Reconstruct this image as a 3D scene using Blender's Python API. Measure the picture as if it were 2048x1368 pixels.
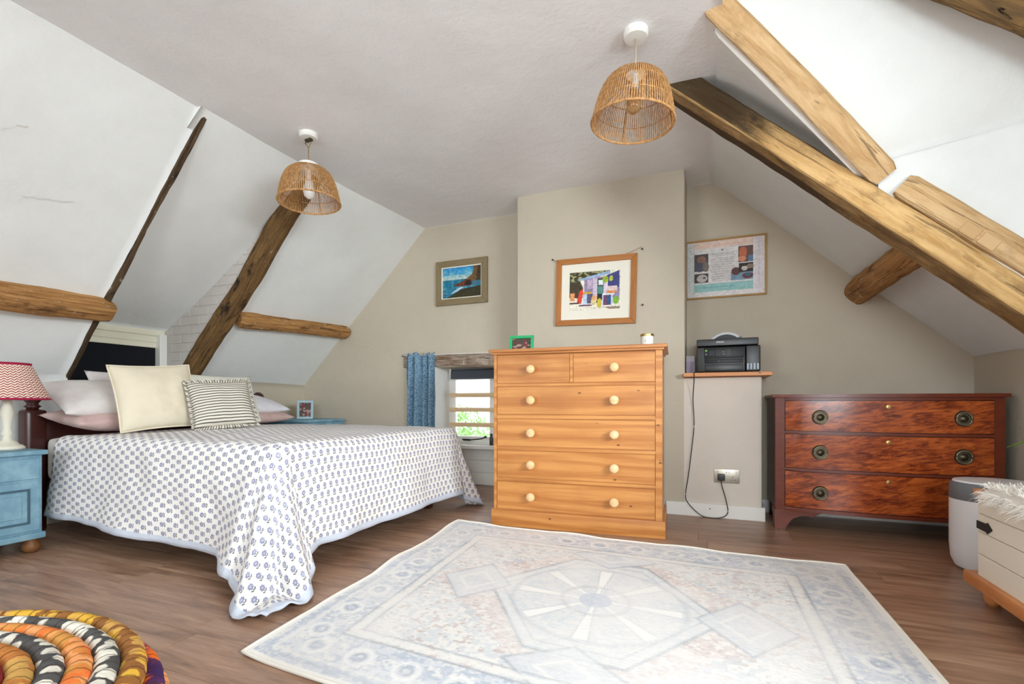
import bpy, bmesh, math, random
import numpy as np
from mathutils import Vector, Matrix, noise as mnoise
random.seed(7); RNG = np.random.RandomState(5)
PI = math.pi
for o in list(bpy.data.objects): bpy.data.objects.remove(o)
SC = bpy.context.scene
COL = SC.collection
# ------------------------------------------------------------------ camera
cam = bpy.data.cameras.new('camera'); co = bpy.data.objects.new('camera', cam); COL.objects.link(co)
co.location = (0, 0, .82); co.rotation_euler = (PI/2, 0, math.radians(22.2))
cam.sensor_width = 36; cam.lens = 36*970/2048; cam.shift_y = 121/2048; cam.clip_start = .02
SC.camera = co
# ------------------------------------------------------------------ light
W = bpy.data.worlds.new('sky'); SC.world = W; W.use_nodes = True
bg = W.node_tree.nodes['Background']; bg.inputs[0].default_value = (.84, .93, 1, 1); bg.inputs[1].default_value = 3.0
def area(name, loc, rot, sx, sy, power, col=(1, 1, 1)):
    l = bpy.data.lights.new(name, 'AREA'); l.shape = 'RECTANGLE'; l.size = sx; l.size_y = sy; l.energy = power; l.color = col
    o = bpy.data.objects.new(name, l); COL.objects.link(o); o.location = loc; o.rotation_euler = rot
    return o
def aim(o, tgt): o.rotation_euler = (Vector(tgt)-o.location).to_track_quat('-Z', 'Y').to_euler()
P_DORM, P_SKY, P_BR, P_BL = 4, 235, 124, 46
aim(area('daylight_dormer', (2.12, .4, 1.42), (0, 0, 0), 1.7, 1.0, P_DORM, (.87, .955, 1)), (-.6, 1.9, .6))
aim(area('daylight_dormer_sky', (2.80, .05, 1.80), (0, 0, 0), 1.7, 1.1, P_SKY, (.87, .955, 1)), (-.3, 2.7, .3))
aim(area('fill_back_right', (.62, -2.75, 1.35), (0, 0, 0), 1.7, 1.5, P_BR, (.85, .945, 1)), (.2, 3.0, 1.45))  # added fill light behind the camera, evens out the room
aim(area('fill_back_left', (-2.4, -2.75, 1.35), (0, 0, 0), 1.7, 1.5, P_BL, (.85, .945, 1)), (-2.2, 3.0, 1.55))  # weaker added fill on the left, also behind the camera
SC.cycles.max_bounces = 10; SC.cycles.diffuse_bounces = 7; SC.cycles.glossy_bounces = 3; SC.cycles.transmission_bounces = 4
SC.view_settings.view_transform = 'Standard'; SC.view_settings.look = 'None'; SC.view_settings.gamma = 1
SC.view_settings.use_curve_mapping = False; SC.view_settings.exposure = 0.33

# ------------------------------------------------------------------ node helpers
def lin(v):
    v = v/255.
    return v/12.92 if v <= .04045 else ((v+.055)/1.055)**2.4
def c(r, g, b): return (lin(r), lin(g), lin(b), 1)
class S:
    def __init__(s, t, k): s.t = t; s.k = k
    def op(s, o, *a): return mth(s.t, o, s, *a)
    def __add__(s, b): return s.op('ADD', b)
    def __radd__(s, b): return s.op('ADD', b)
    def __sub__(s, b): return s.op('SUBTRACT', b)
    def __rsub__(s, b): return mth(s.t, 'SUBTRACT', b, s)
    def __mul__(s, b): return s.op('MULTIPLY', b)
    def __rmul__(s, b): return s.op('MULTIPLY', b)
    def __truediv__(s, b): return s.op('DIVIDE', b)
    def abs(s): return s.op('ABSOLUTE')
    def floor(s): return s.op('FLOOR')
    def fract(s): return s.op('FRACT')
    def lt(s, b): return s.op('LESS_THAN', b)
    def gt(s, b): return s.op('GREATER_THAN', b)
    def max(s, b): return s.op('MAXIMUM', b)
    def min(s, b): return s.op('MINIMUM', b)
    def step(s, a, b):   # smooth map a..b -> 0..1
        n = s.t.nodes.new('ShaderNodeMapRange'); n.interpolation_type = 'SMOOTHSTEP'
        put(s.t, n.inputs[0], s); n.inputs[1].default_value = a; n.inputs[2].default_value = b
        return S(s.t, n.outputs[0])
def put(t, inp, v):
    if isinstance(v, S): t.links.new(v.k, inp)
    elif isinstance(v, bpy.types.NodeSocket): t.links.new(v, inp)
    else: inp.default_value = v
def mth(t, o, *a):
    n = t.nodes.new('ShaderNodeMath'); n.operation = o
    for i, v in enumerate(a): put(t, n.inputs[i], v)
    return S(t, n.outputs[0])
class Mat:
    def __init__(s, name, col=(.8, .8, .8, 1), rough=.6, spec=.3, metal=0, **kw):
        s.m = bpy.data.materials.new(name); s.m.use_nodes = True; s.t = s.m.node_tree
        s.b = s.t.nodes['Principled BSDF']
        s.b.inputs['Base Color'].default_value = col; s.b.inputs['Roughness'].default_value = rough
        s.b.inputs['Specular IOR Level'].default_value = spec; s.b.inputs['Metallic'].default_value = metal
        for k, v in kw.items(): s.b.inputs[k.replace('_', ' ')].default_value = v
    def node(s, ty, **kw):
        n = s.t.nodes.new(ty)
        for k, v in kw.items(): setattr(n, k, v)
        return n
    def coord(s, which='Object'): return s.node('ShaderNodeTexCoord').outputs[which]
    def uv(s): return s.node('ShaderNodeUVMap').outputs[0]
    def map(s, src, scale=(1, 1, 1), loc=(0, 0, 0), rot=(0, 0, 0)):
        n = s.node('ShaderNodeMapping'); put(s.t, n.inputs[0], src)
        n.inputs[1].default_value = loc; n.inputs[2].default_value = rot; n.inputs[3].default_value = scale
        return n.outputs[0]
    def noise(s, src, scale=5, detail=4, rough=.55, dist=0):
        n = s.node('ShaderNodeTexNoise'); put(s.t, n.inputs['Vector'], src)
        n.inputs['Scale'].default_value = scale; n.inputs['Detail'].default_value = detail
        n.inputs['Roughness'].default_value = rough; n.inputs['Distortion'].default_value = dist
        return S(s.t, n.outputs[0])
    def vor(s, src, scale=5, out='Distance', feature='F1'):
        n = s.node('ShaderNodeTexVoronoi', feature=feature); put(s.t, n.inputs['Vector'], src); n.inputs['Scale'].default_value = scale
        return S(s.t, n.outputs[out])
    def wave(s, src, scale=5, dist=2, detail=2, dscale=1, direction='X'):
        n = s.node('ShaderNodeTexWave', bands_direction=direction); put(s.t, n.inputs[0], src)
        n.inputs['Scale'].default_value = scale; n.inputs['Distortion'].default_value = dist
        n.inputs['Detail'].default_value = detail; n.inputs['Detail Scale'].default_value = dscale
        return S(s.t, n.outputs['Fac'])
    def ramp(s, f, stops):
        n = s.node('ShaderNodeValToRGB'); put(s.t, n.inputs[0], f); e = n.color_ramp.elements
        while len(e) < len(stops): e.new(.5)
        for i, (p, col) in enumerate(stops): e[i].position = p; e[i].color = col
        return n.outputs[0]
    def mix(s, f, a, b, blend='MIX'):
        n = s.node('ShaderNodeMix', data_type='RGBA', blend_type=blend)
        put(s.t, n.inputs[0], f); put(s.t, n.inputs[6], a); put(s.t, n.inputs[7], b)
        return n.outputs[2]
    def sep(s, src):
        n = s.node('ShaderNodeSeparateXYZ'); put(s.t, n.inputs[0], src)
        return [S(s.t, o) for o in n.outputs]
    def comb(s, x, y, z=0.):
        n = s.node('ShaderNodeCombineXYZ')
        for i, v in enumerate((x, y, z)): put(s.t, n.inputs[i], v)
        return n.outputs[0]
    def rnd(s): return S(s.t, s.node('ShaderNodeObjectInfo').outputs['Random'])
    def attr(s, name, out=0): return s.node('ShaderNodeAttribute', attribute_name=name).outputs[out]
    def col(s, v): put(s.t, s.b.inputs['Base Color'], v); return s
    def rough(s, v): put(s.t, s.b.inputs['Roughness'], v); return s
    def bump(s, h, strength=.3, dist=.01):
        n = s.node('ShaderNodeBump'); put(s.t, n.inputs['Height'], h); n.inputs['Strength'].default_value = strength
        n.inputs['Distance'].default_value = dist; put(s.t, s.b.inputs['Normal'], n.outputs[0]); return s
def vadd(m, a, b):
    n = m.node('ShaderNodeVectorMath', operation='ADD'); put(m.t, n.inputs[0], a); put(m.t, n.inputs[1], b); return n.outputs[0]

# ------------------------------------------------------------------ materials
def plaster(name, col, stain=.0, rough=.85):
    m = Mat(name, rough=rough, spec=.15); v = m.coord('Object')
    n1 = m.noise(v, 1.3, 5, .6); n2 = m.noise(v, 9, 5, .65); n3 = m.noise(v, 70, 2)
    dark = tuple(x*.86 for x in col[:3])+(1,)
    m.col(m.mix((n1*.7+n2*.3).step(.3, .72)*(.55+stain), col, dark))
    return m.bump(n1*1.2+n2*.5+n3*.08, .45, .02)
M_white = plaster('white_plaster', c(235, 236, 233))
M_ceil = plaster('ceiling_plaster', c(240, 239, 239))
M_beige = plaster('beige_plaster', c(200, 189, 170))
M_brickp = plaster('painted_brick', c(214, 207, 201))
M_paint = Mat('white_gloss', c(238, 236, 230), .35, .4)
M_cream = Mat('cream_gloss', c(235, 230, 208), .4, .4)
def lam():
    m = Mat('floor_laminate', rough=.42, spec=.5); r = m.rnd(); v = m.coord('Object')
    v = vadd(m, v, m.comb(r*37., r*91., r*13.))
    st = m.map(v, (1.1, 11, 1)); g = m.noise(st, 2.2, 6, .62, .6); f = m.noise(m.map(v, (5, 110, 1)), 3, 3, .5)
    kn = m.noise(m.map(v, (2.2, 5.5, 1)), 1.3, 3, .5)
    col = m.ramp(g*.8+f*.2, [(.30, c(104, 74, 55)), (.48, c(158, 122, 98)), (.68, c(192, 157, 130))])
    col = m.mix(kn.step(.60, .76)*.6, col, c(78, 58, 50))
    col = m.mix(r*.32, col, c(134, 102, 82))
    m.col(col); m.rough(.27+g*.16)
    return m.bump(g*.5+f*.5, .12, .003)
M_floor = lam()
M_gap = Mat('dark_joint', c(50, 36, 30), .9)
def timber_mat(name, a, b, d, crack=1., white=0., stain=False):
    m = Mat(name, rough=.8, spec=.2); v = vadd(m, m.uv(), m.comb(m.rnd()*17., m.rnd()*5.))
    g = m.noise(m.map(v, (1.6, 22, 1)), 2, 6, .65, .8); bl = m.noise(m.map(v, (2.2, 5, 1)), 2, 5, .65)
    fi = m.noise(m.map(v, (6, 120, 1)), 2, 3)
    cr = m.noise(m.map(v, (1.2, 34, 1)), 1.6, 4, .7, 1.2)
    col = m.mix(g.step(.3, .7), a, b)
    col = m.mix(bl.step(.52, .70)*.85*crack, col, d)
    crm = cr.step(.60, .66)*crack
    col = m.mix(crm*.85, col, c(38, 28, 20))
    if white: col = m.mix(m.noise(m.map(v, (5, 9, 1)), 2.5, 6, .7).step(.60, .68)*white, col, c(205, 196, 182))
    if stain:      # old black staining towards the top end; underside and lower arris darker brown
        u_, v_, _ = m.sep(m.uv()); ns = m.noise(m.map(v, (2.5, 9, 1)), 2, 5, .7)
        vf = (v_/.57+.25).fract()
        top = (.95-u_).step(0., .6)*(vf-.16).step(0., .05)+(1.5-u_).step(0., .5)*(vf-.30).step(0., .07)*.8; low = ((.145-vf).step(0., .03)).max((vf-.86).step(0., .03))
        col = m.mix((top+(ns-.5)*1.7*top.min(1.)).step(.25, .8)*.9, col, c(42, 33, 26)); col = m.mix((low*(ns+.35)).step(.45, 1.05)*.8, col, c(78, 56, 38))
    m.col(col); return m.bump(g*.6+bl*.6+fi*.25-crm*.5, .8, .014)
M_oak = timber_mat('old_oak', c(146, 100, 56), c(194, 146, 92), c(82, 56, 34), 1., .75)
M_oakd = timber_mat('dark_oak', c(88, 64, 38), c(134, 102, 62), c(40, 30, 20), 1.25, .25)
M_oakl = timber_mat('golden_oak', c(190, 150, 102), c(222, 188, 142), c(112, 78, 48), .6, .3)
M_oaks = timber_mat('stained_oak', c(190, 146, 90), c(222, 184, 128), c(112, 78, 44), .6, .1, True)
M_oaks2 = timber_mat('mottled_oak', c(82, 66, 46), c(146, 112, 68), c(40, 34, 27), 2., .0)
M_oakk = timber_mat('blackened_oak', c(62, 48, 36), c(96, 76, 54), c(34, 27, 21), 1.2, .35)
M_oakg = timber_mat('grey_oak', c(120, 90, 68), c(190, 176, 160), c(96, 62, 42), 1.1, 1.)
def pine(name, a, b, d, rough=.4):
    m = Mat(name, rough=rough, spec=.4); r = m.rnd(); v = vadd(m, m.coord('Object'), m.comb(r*23., r*7., r*41.))
    g = m.wave(m.map(v, (.45, 1, 4)), 1.1, 16, 4, .7, 'Z'); n = m.noise(m.map(v, (1.0, 4, 26)), 2.4, 6, .65, .4)
    kn = m.vor(m.map(v, (3.2, 3.2, 6.5)), 1.7)
    col = m.mix((g*.25+n*.75).step(.25, .75), a, b); col = m.mix(m.noise(v, 2.2, 3).step(.45, .75)*.5, col, d)
    col = m.mix(1.-kn.step(.03, .075), col, c(96, 56, 24))
    m.col(col); return m.bump(n, .06, .004)
M_pine = pine('waxed_pine', c(174, 108, 50), c(203, 141, 76), c(150, 86, 36))
M_pinetop = pine('worn_pine_top', c(168, 104, 56), c(196, 134, 78), c(140, 82, 44))
M_pinel = pine('pale_pine', c(222, 190, 146), c(236, 210, 170), c(205, 165, 118))
M_knob = pine('pine_knob', c(222, 180, 128), c(238, 204, 158), c(205, 156, 104))
M_shelf = pine('orange_pine', c(206, 132, 76), c(224, 156, 98), c(190, 116, 62))
def mahog():
    m = Mat('flame_mahogany', rough=.2, spec=.5); r = m.rnd(); v = vadd(m, m.coord('Object'), m.comb(r*11., 0., r*5.))
    x, y, z = m.sep(v); bend = m.comb(x*1.0+z*1.6, y, z*3.2-x*.7)
    n = m.noise(m.map(bend, (2.0, 1, 3.2)), 2.1, 8, .68, 1.1); n2 = m.noise(m.map(bend, (7, 1, 17)), 2, 6, .65, .8); f = m.noise(m.map(v, (9, 1, 60)), 3, 3)
    m.col(m.ramp(n*.55+n2*.37+f*.08, [(.33, c(58, 20, 12)), (.45, c(122, 50, 22)), (.54, c(176, 84, 34)), (.68, c(214, 122, 54))]))
    return m.bump(f, .04, .003)
M_mah = mahog()
def mahp(name, a, b):
    m = Mat(name, rough=.3, spec=.5); v = m.coord('Object'); n = m.noise(m.map(v, (4, 4, 14)), 3, 5, .6, .5)
    return m.col(m.mix(n, a, b))
M_mahp = mahp('plain_mahogany', c(86, 34, 20), c(128, 58, 34))
M_mahd = mahp('dark_mahogany', c(48, 18, 14), c(78, 34, 26))
M_brass = Mat('aged_bronze', c(92, 84, 68), .35, .5, .85)
M_ring = Mat('worn_bronze', c(142, 132, 108), .35, .5, .8)
M_brassl = Mat('brass', c(178, 150, 92), .3, .5, .9)
M_black = Mat('black_plastic', c(34, 34, 33), .35, .5)
M_blackg = Mat('black_gloss_plastic', c(18, 18, 19), .38, .3)
M_greyp = Mat('grey_plastic', c(112, 113, 116), .5, .4)
M_whitep = Mat('white_plastic', c(236, 236, 238), .35, .4)
M_steel = Mat('brushed_steel', c(176, 168, 154), .35, .5, .9)
M_iron = Mat('black_iron', c(40, 38, 37), .6, .4)
M_hole = Mat('dark_hole', c(12, 11, 10), .9)
def wood2(name, a, b):
    m = Mat(name, rough=.45); v = m.coord('Object'); n = m.noise(m.map(v, (6, 6, 40)), 2, 4); return m.col(m.mix(n, a, b))
M_oakframe = wood2('oak_frame', c(160, 98, 46), c(186, 124, 66))
M_goldframe = wood2('gold_frame', c(150, 110, 52), c(190, 152, 88))
M_dullframe = wood2('dull_gilt_frame', c(116, 100, 72), c(150, 134, 102))
M_mount = Mat('mount_card', c(236, 231, 216), .9)
M_print = Mat('printed_picture', rough=.45, spec=.3); M_print.col(M_print.attr('Col'))
def glass():
    m = Mat('window_glass'); t = m.t; tr = m.node('ShaderNodeBsdfTransparent'); gl = m.node('ShaderNodeBsdfGlossy'); gl.inputs['Roughness'].default_value = .02
    mx = m.node('ShaderNodeMixShader'); fr = m.node('ShaderNodeFresnel'); fr.inputs[0].default_value = 1.25
    t.links.new(fr.outputs[0], mx.inputs[0]); t.links.new(tr.outputs[0], mx.inputs[1]); t.links.new(gl.outputs[0], mx.inputs[2])
    t.links.new(mx.outputs[0], t.nodes['Material Output'].inputs[0]); return m
M_glass = glass()
def cloth(name, col, col2=None, scale=260, rough=.9, bump=.25):
    m = Mat(name, rough=rough, spec=.1); v = m.coord('Object'); n = m.noise(v, scale, 2); w = m.noise(v, 7, 4, .6)
    if col2: m.col(m.mix(w.step(.35, .7), col, col2))
    else: m.col(col)
    m.b.inputs['Sheen Weight'].default_value = .15
    return m.bump(n*.3+w*1.0, bump, .012)
M_pil = cloth('white_linen', c(226, 220, 216), c(214, 206, 204))
M_pil2 = cloth('bright_white_linen', c(234, 233, 238), c(224, 222, 230))
M_pink = cloth('pink_muslin', c(206, 178, 172), c(190, 160, 154), 60, .95, .5)
M_cush = cloth('cream_weave', c(224, 213, 190), c(218, 206, 182), 120)
M_cush2 = cloth('pale_grey_cotton', c(226, 224, 210), c(216, 214, 202))
M_blind = cloth('black_blind_cloth', c(26, 27, 32), None, 400, .85, .1)
M_blindg = cloth('dark_grey_blind_cloth', c(78, 82, 90), None, 400, .7, .1)
M_matt = cloth('mattress_ticking', c(225, 222, 216))
def stripes():
    m = Mat('ticking_stripe', rough=.9, spec=.1); u = m.sep(m.uv()); f = (u[1]*52.).fract(); g = (u[1]*104.+.27).fract()
    w = ((f-.5).abs().lt(.20)); m.col(m.mix(w, c(224, 216, 200), c(108, 104, 100))); return m.bump(m.noise(m.coord('Object'), 9, 4), .3, .01)
M_stripe = stripes()
def quilt():
    m = Mat('block_print_quilt', rough=.9, spec=.1); u, v, _ = m.sep(m.uv())
    A, B_ = .046, .041
    wob = m.noise(m.uv(), 9, 2)
    row = (v/B_).floor(); par = (row*.5).fract()*2.
    x = (u/A+par*.5).fract()-.5; y = (v/B_).fract()-.5
    x = x*A; y = y*B_ + (wob-.5)*.002
    yf = y-.004
    d = mth(m.t, 'SQRT', x*x+yf*yf)
    ang = mth(m.t, 'ARCTAN2', yf, x); pet = mth(m.t, 'COSINE', ang*7.)
    rad = .0114+pet*.0013
    flower = (rad-d).step(-.0012, .0012); core = (.0042-d).step(-.001, .001)
    def leaf(cx, cy, sx, sy, r):
        px = x-cx; py = y-cy; a = (px*sx+py*sy); b = (py*sx-px*sy)
        dd = mth(m.t, 'SQRT', a*a*.30+b*b*1.6); return (r-dd).step(-.0008, .0008)
    lv = leaf(.0065, -.0125, .75, .66, .0034).max(leaf(-.0065, -.0135, -.75, .66, .0034)).max(leaf(0., -.0115, 0., 1., .0022))
    fade = m.noise(m.uv(), 60, 2).step(.15, .6)
    base = c(238, 235, 231)
    col = m.mix(flower*(.55+fade*.35), base, c(124, 126, 160)); col = m.mix(core*.8, col, c(198, 194, 200)); col = m.mix(lv*(.65+fade*.3), col, c(88, 88, 80))
    ed = S(m.t, m.attr('edge', 2)); lining = (.034-ed).step(-.003, .003)
    col = m.mix(lining, col, c(204, 210, 222))
    m.col(col); n = m.noise(m.coord('Object'), 8, 5, .6); n2 = m.noise(m.map(m.uv(), (1, 1, 1)), 26, 3)
    return m.bump(n+n2*.35, .45, .014)
M_quilt = quilt()
def curtainm():
    m = Mat('blue_print_curtain', rough=.9, spec=.1); v = m.uv(); d = m.vor(m.map(v, (1, .7, 1)), 105); n = m.noise(v, 30, 3)
    m.col(m.mix(d.step(.30, .55)*.6, c(52, 98, 132), c(166, 192, 206))); return m
M_curt = curtainm()
def shadem():
    m = Mat('zigzag_lampshade', rough=.8, spec=.1); u, v, _ = m.sep(m.uv())
    z = (u*34.).fract(); tri = (z-.5).abs()*2.
    f = (v*15.+tri*.7).fract(); w = (f-.5).abs().lt(.24)
    edge = (v.lt(.05)).max(v.gt(.95)); n = m.noise(m.uv(), 90, 2).step(.3, .6)
    col = m.mix(w*(.65+n*.35), c(232, 216, 198), c(150, 44, 58)); col = m.mix(edge, col, c(158, 30, 66)); m.col(col); return m
M_shade = shadem()
M_bluep = Mat('blue_chalk_paint', rough=.6, spec=.3)
_n = M_bluep.noise(M_bluep.coord('Object'), 12, 5); M_bluep.col(M_bluep.mix(_n.step(.35, .7), c(112, 150, 168), c(138, 172, 186)))
M_bluepd = Mat('blue_paint_groove', c(66, 92, 106), .7)
M_lampw = Mat('ivory_lamp', c(224, 218, 200), .45, .4)
def rattan():
    m = Mat('rattan', rough=.65, spec=.25); n = m.noise(m.coord('Object'), 60, 3); m.col(m.mix(n.step(.3, .7), c(164, 118, 70), c(206, 158, 104))); return m
M_rat = rattan()
M_bulb = Mat('bulb_white', c(246, 244, 240), .2, .5); M_bulbg = Mat('bulb_amber_glass', c(235, 205, 150), .05, .5, Transmission_Weight=.85)
M_fil = Mat('bulb_filament', c(232, 150, 50), .3)
def ragm(name, a, b, d, k):
    m = Mat(name, rough=.95, spec=.08); v = m.uv(); v2 = vadd(m, v, m.comb(m.rnd()*9., 0.))
    wr = m.wave(m.map(v2, (1, .35, 1)), 11, 1.5, 1, 2); bl = m.vor(m.map(v2, (1, .8, 1)), 26+k, 'Distance'); n = m.noise(v2, 14, 4)
    col = m.mix(n.step(.42, .58), a, b); col = m.mix(bl.step(.50, .58)*.9, col, d)
    col = m.mix(wr.step(.88, 1.)*.6, col, c(70, 48, 34)); m.col(col); return m.bump(m.noise(v2, 60, 3), .5, .006)
RAG = dict(tan=ragm('rag_tan', c(196, 152, 84), c(206, 128, 66), c(176, 112, 58), 0), red=ragm('rag_red', c(206, 44, 48), c(222, 76, 66), c(150, 34, 40), 4),
    bw=ragm('rag_mono', c(232, 226, 210), c(206, 200, 186), c(26, 30, 40), 8), orange=ragm('rag_orange', c(222, 116, 58), c(200, 140, 72), c(230, 156, 100), 3),
    yellow=ragm('rag_yellow', c(214, 166, 62), c(196, 150, 84), c(134, 84, 48), 9), purple=ragm('rag_purple', c(96, 48, 90), c(234, 110, 30), c(60, 40, 86), 2),
    brick=ragm('rag_brick', c(178, 44, 50), c(196, 122, 62), c(128, 40, 44), 7))
def furm():
    m = Mat('sheepskin', c(244, 240, 232), .9, .1); return m
M_fur = furm()
M_creamw = Mat('cream_paint_board', rough=.55); _n = M_creamw.noise(M_creamw.map(M_creamw.coord('Object'), (3, 3, 12)), 4, 5, .7)
M_creamw.col(M_creamw.mix(_n.step(.62, .78)*.5, c(240, 232, 216), c(214, 198, 172)))
M_leaf = Mat('leaf_green', c(120, 160, 60), .5); M_leafd = Mat('hedge_green', c(132, 168, 96), .7)
def rugm():
    m = Mat('faded_rug_pile', rough=.95, spec=.05); v = m.coord('Object'); n = m.noise(v, 55, 4, .7); n2 = m.noise(m.map(v, (4, 60, 1)), 3, 4, .6)
    col = m.mix((n*.6+n2*.4).step(.46, .62)*.42, m.attr('Col'), c(236, 234, 231)); m.col(col); return m.bump(n+n2, .35, .006)
M_rug = rugm()
M_rugedge = cloth('rug_binding', c(238, 233, 222))

# ------------------------------------------------------------------ mesh helpers
def tag(o, label=None, cat=None, group=None, kind=None):
    for k, v in (('label', label), ('category', cat), ('group', group), ('kind', kind)):
        if v: o[k] = v
    return o
def link(name, me, mat, parent=None, smooth=False):
    if mat is not None and not me.materials: me.materials.append(mat.m if isinstance(mat, Mat) else mat)
    if smooth:
        for p in me.polygons: p.use_smooth = True
    o = bpy.data.objects.new(name, me); COL.objects.link(o)
    if parent: o.parent = parent
    return o
def empty(name, label, cat, loc=(0, 0, 0), rz=0, group=None, rot=None):
    o = bpy.data.objects.new(name, None); COL.objects.link(o); o.location = loc; o.rotation_euler = rot or (0, 0, rz)
    o.empty_display_size = .05
    return tag(o, label, cat, group)
def pydata(name, vs, fs, mat, parent=None, smooth=False, uv=None):
    me = bpy.data.meshes.new(name); me.from_pydata([tuple(v) for v in vs], [], fs); me.update()
    if uv is not None:
        l = me.uv_layers.new(name='UVMap')
        for lp in me.loops: l.data[lp.index].uv = uv[lp.vertex_index]
    return link(name, me, mat, parent, smooth)
class G:
    """collects shapes of ONE part"""
    def __init__(s): s.bm = bmesh.new()
    def box(s, x0, x1, y0, y1, z0, z1, bev=0, seg=2, mt=None):
        vs = [s.bm.verts.new((x, y, z)) for x in (x0, x1) for y in (y0, y1) for z in (z0, z1)]
        fs = [s.bm.faces.new([vs[i] for i in f]) for f in ((0, 1, 3, 2), (4, 6, 7, 5), (0, 4, 5, 1), (2, 3, 7, 6), (0, 2, 6, 4), (1, 5, 7, 3))]
        if mt is not None: bmesh.ops.transform(s.bm, matrix=mt, verts=vs)
        if bev:
            ed = list({e for f in fs for e in f.edges}); bmesh.ops.bevel(s.bm, geom=ed, offset=bev, segments=seg, affect='EDGES', profile=.6)
        return s
    def prism(s, pts, d0, d1, axis='Y', bev=0):
        """polygon pts in the plane across axis, extruded d0..d1"""
        f = {'Y': lambda a, b, d: (a, d, b), 'X': lambda a, b, d: (d, a, b), 'Z': lambda a, b, d: (a, b, d)}[axis]
        a = [s.bm.verts.new(f(p[0], p[1], d0)) for p in pts]; b = [s.bm.verts.new(f(p[0], p[1], d1)) for p in pts]; n = len(pts)
        fs = [s.bm.faces.new(a), s.bm.faces.new(b[::-1])]+[s.bm.faces.new((a[i], b[i], b[(i+1) % n], a[(i+1) % n])) for i in range(n)]
        if bev: bmesh.ops.bevel(s.bm, geom=list({e for q in fs[:2] for e in q.edges}), offset=bev, segments=2, affect='EDGES', profile=.6)
        return s
    def lathe(s, prof, n=32, axis='Z', at=(0, 0, 0), sx=1, sy=1):
        rings = []
        for r, h in prof:
            ring = []
            for i in range(n):
                a = 2*PI*i/n; x, y = r*math.cos(a)*sx, r*math.sin(a)*sy
                p = {'Z': (x, y, h), 'Y': (x, h, y), 'X': (h, x, y)}[axis]
                ring.append(s.bm.verts.new((p[0]+at[0], p[1]+at[1], p[2]+at[2])))
            rings.append(ring)
        for a, b in zip(rings, rings[1:]):
            for i in range(n): s.bm.faces.new((a[i], a[(i+1) % n], b[(i+1) % n], b[i]))
        if prof[0][0] > 1e-5: s.bm.faces.new(rings[0][::-1])
        if prof[-1][0] > 1e-5: s.bm.faces.new(rings[-1])
        return s
    def tube(s, pts, r, n=8, closed=False, cap=True):
        pts = [Vector(p) for p in pts]; m = len(pts); rings = []; ref = Vector((0, 0, 1))
        for i, p in enumerate(pts):
            q = pts[(i+1) % m] if closed or i < m-1 else p; o = pts[i-1] if closed or i > 0 else p
            t = (q-o).normalized(); a = t.cross(ref)
            if a.length < .05: a = t.cross(Vector((1, 0, 0)))
            a.normalize(); b = t.cross(a); rr = r[i] if isinstance(r, (list, tuple)) else r
            rings.append([s.bm.verts.new(p+a*rr*math.cos(2*PI*k/n)+b*rr*math.sin(2*PI*k/n)) for k in range(n)])
        for i in range(m if closed else m-1):
            A, B = rings[i], rings[(i+1) % m]
            for k in range(n): s.bm.faces.new((A[k], A[(k+1) % n], B[(k+1) % n], B[k]))
        if cap and not closed: s.bm.faces.new(rings[0]); s.bm.faces.new(rings[-1][::-1])
        return s
    def quad(s, *p): s.bm.faces.new([s.bm.verts.new(q) for q in p]); return s
    def obj(s, name, mat, parent=None, smooth=False, auto=None):
        bmesh.ops.recalc_face_normals(s.bm, faces=s.bm.faces)
        me = bpy.data.meshes.new(name); s.bm.to_mesh(me); s.bm.free(); o = link(name, me, mat, parent, smooth or auto is not None)
        if auto is not None:
            b2 = bmesh.new(); b2.from_mesh(me)
            for e in b2.edges:
                if len(e.link_faces) == 2 and e.calc_face_angle(0) > auto: e.smooth = False
            b2.to_mesh(me); b2.free()
        return o
def sharpen(me, ang):
    b = bmesh.new(); b.from_mesh(me)
    for e in b.edges:
        if len(e.link_faces) == 2 and e.calc_face_angle(0) > ang: e.smooth = False
    b.to_mesh(me); b.free()
def struct(o): o['kind'] = 'structure'; return o
def nz(p, f=1., seed=0.): return mnoise.noise(Vector(p)*f+Vector((seed, seed*1.7, -seed)))
def catmull(pts, n=8):
    P = [Vector(p) for p in pts]; P = [2*P[0]-P[1]]+P+[2*P[-1]-P[-2]]; out = []
    for i in range(1, len(P)-2):
        for k in range(n):
            t = k/n; a, b, d, e = P[i-1:i+3]
            out.append(.5*((2*b)+(d-a)*t+(2*a-5*b+4*d-e)*t*t+(3*b-a-3*d+e)*t**3))
    return out+[P[-2]]
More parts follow.
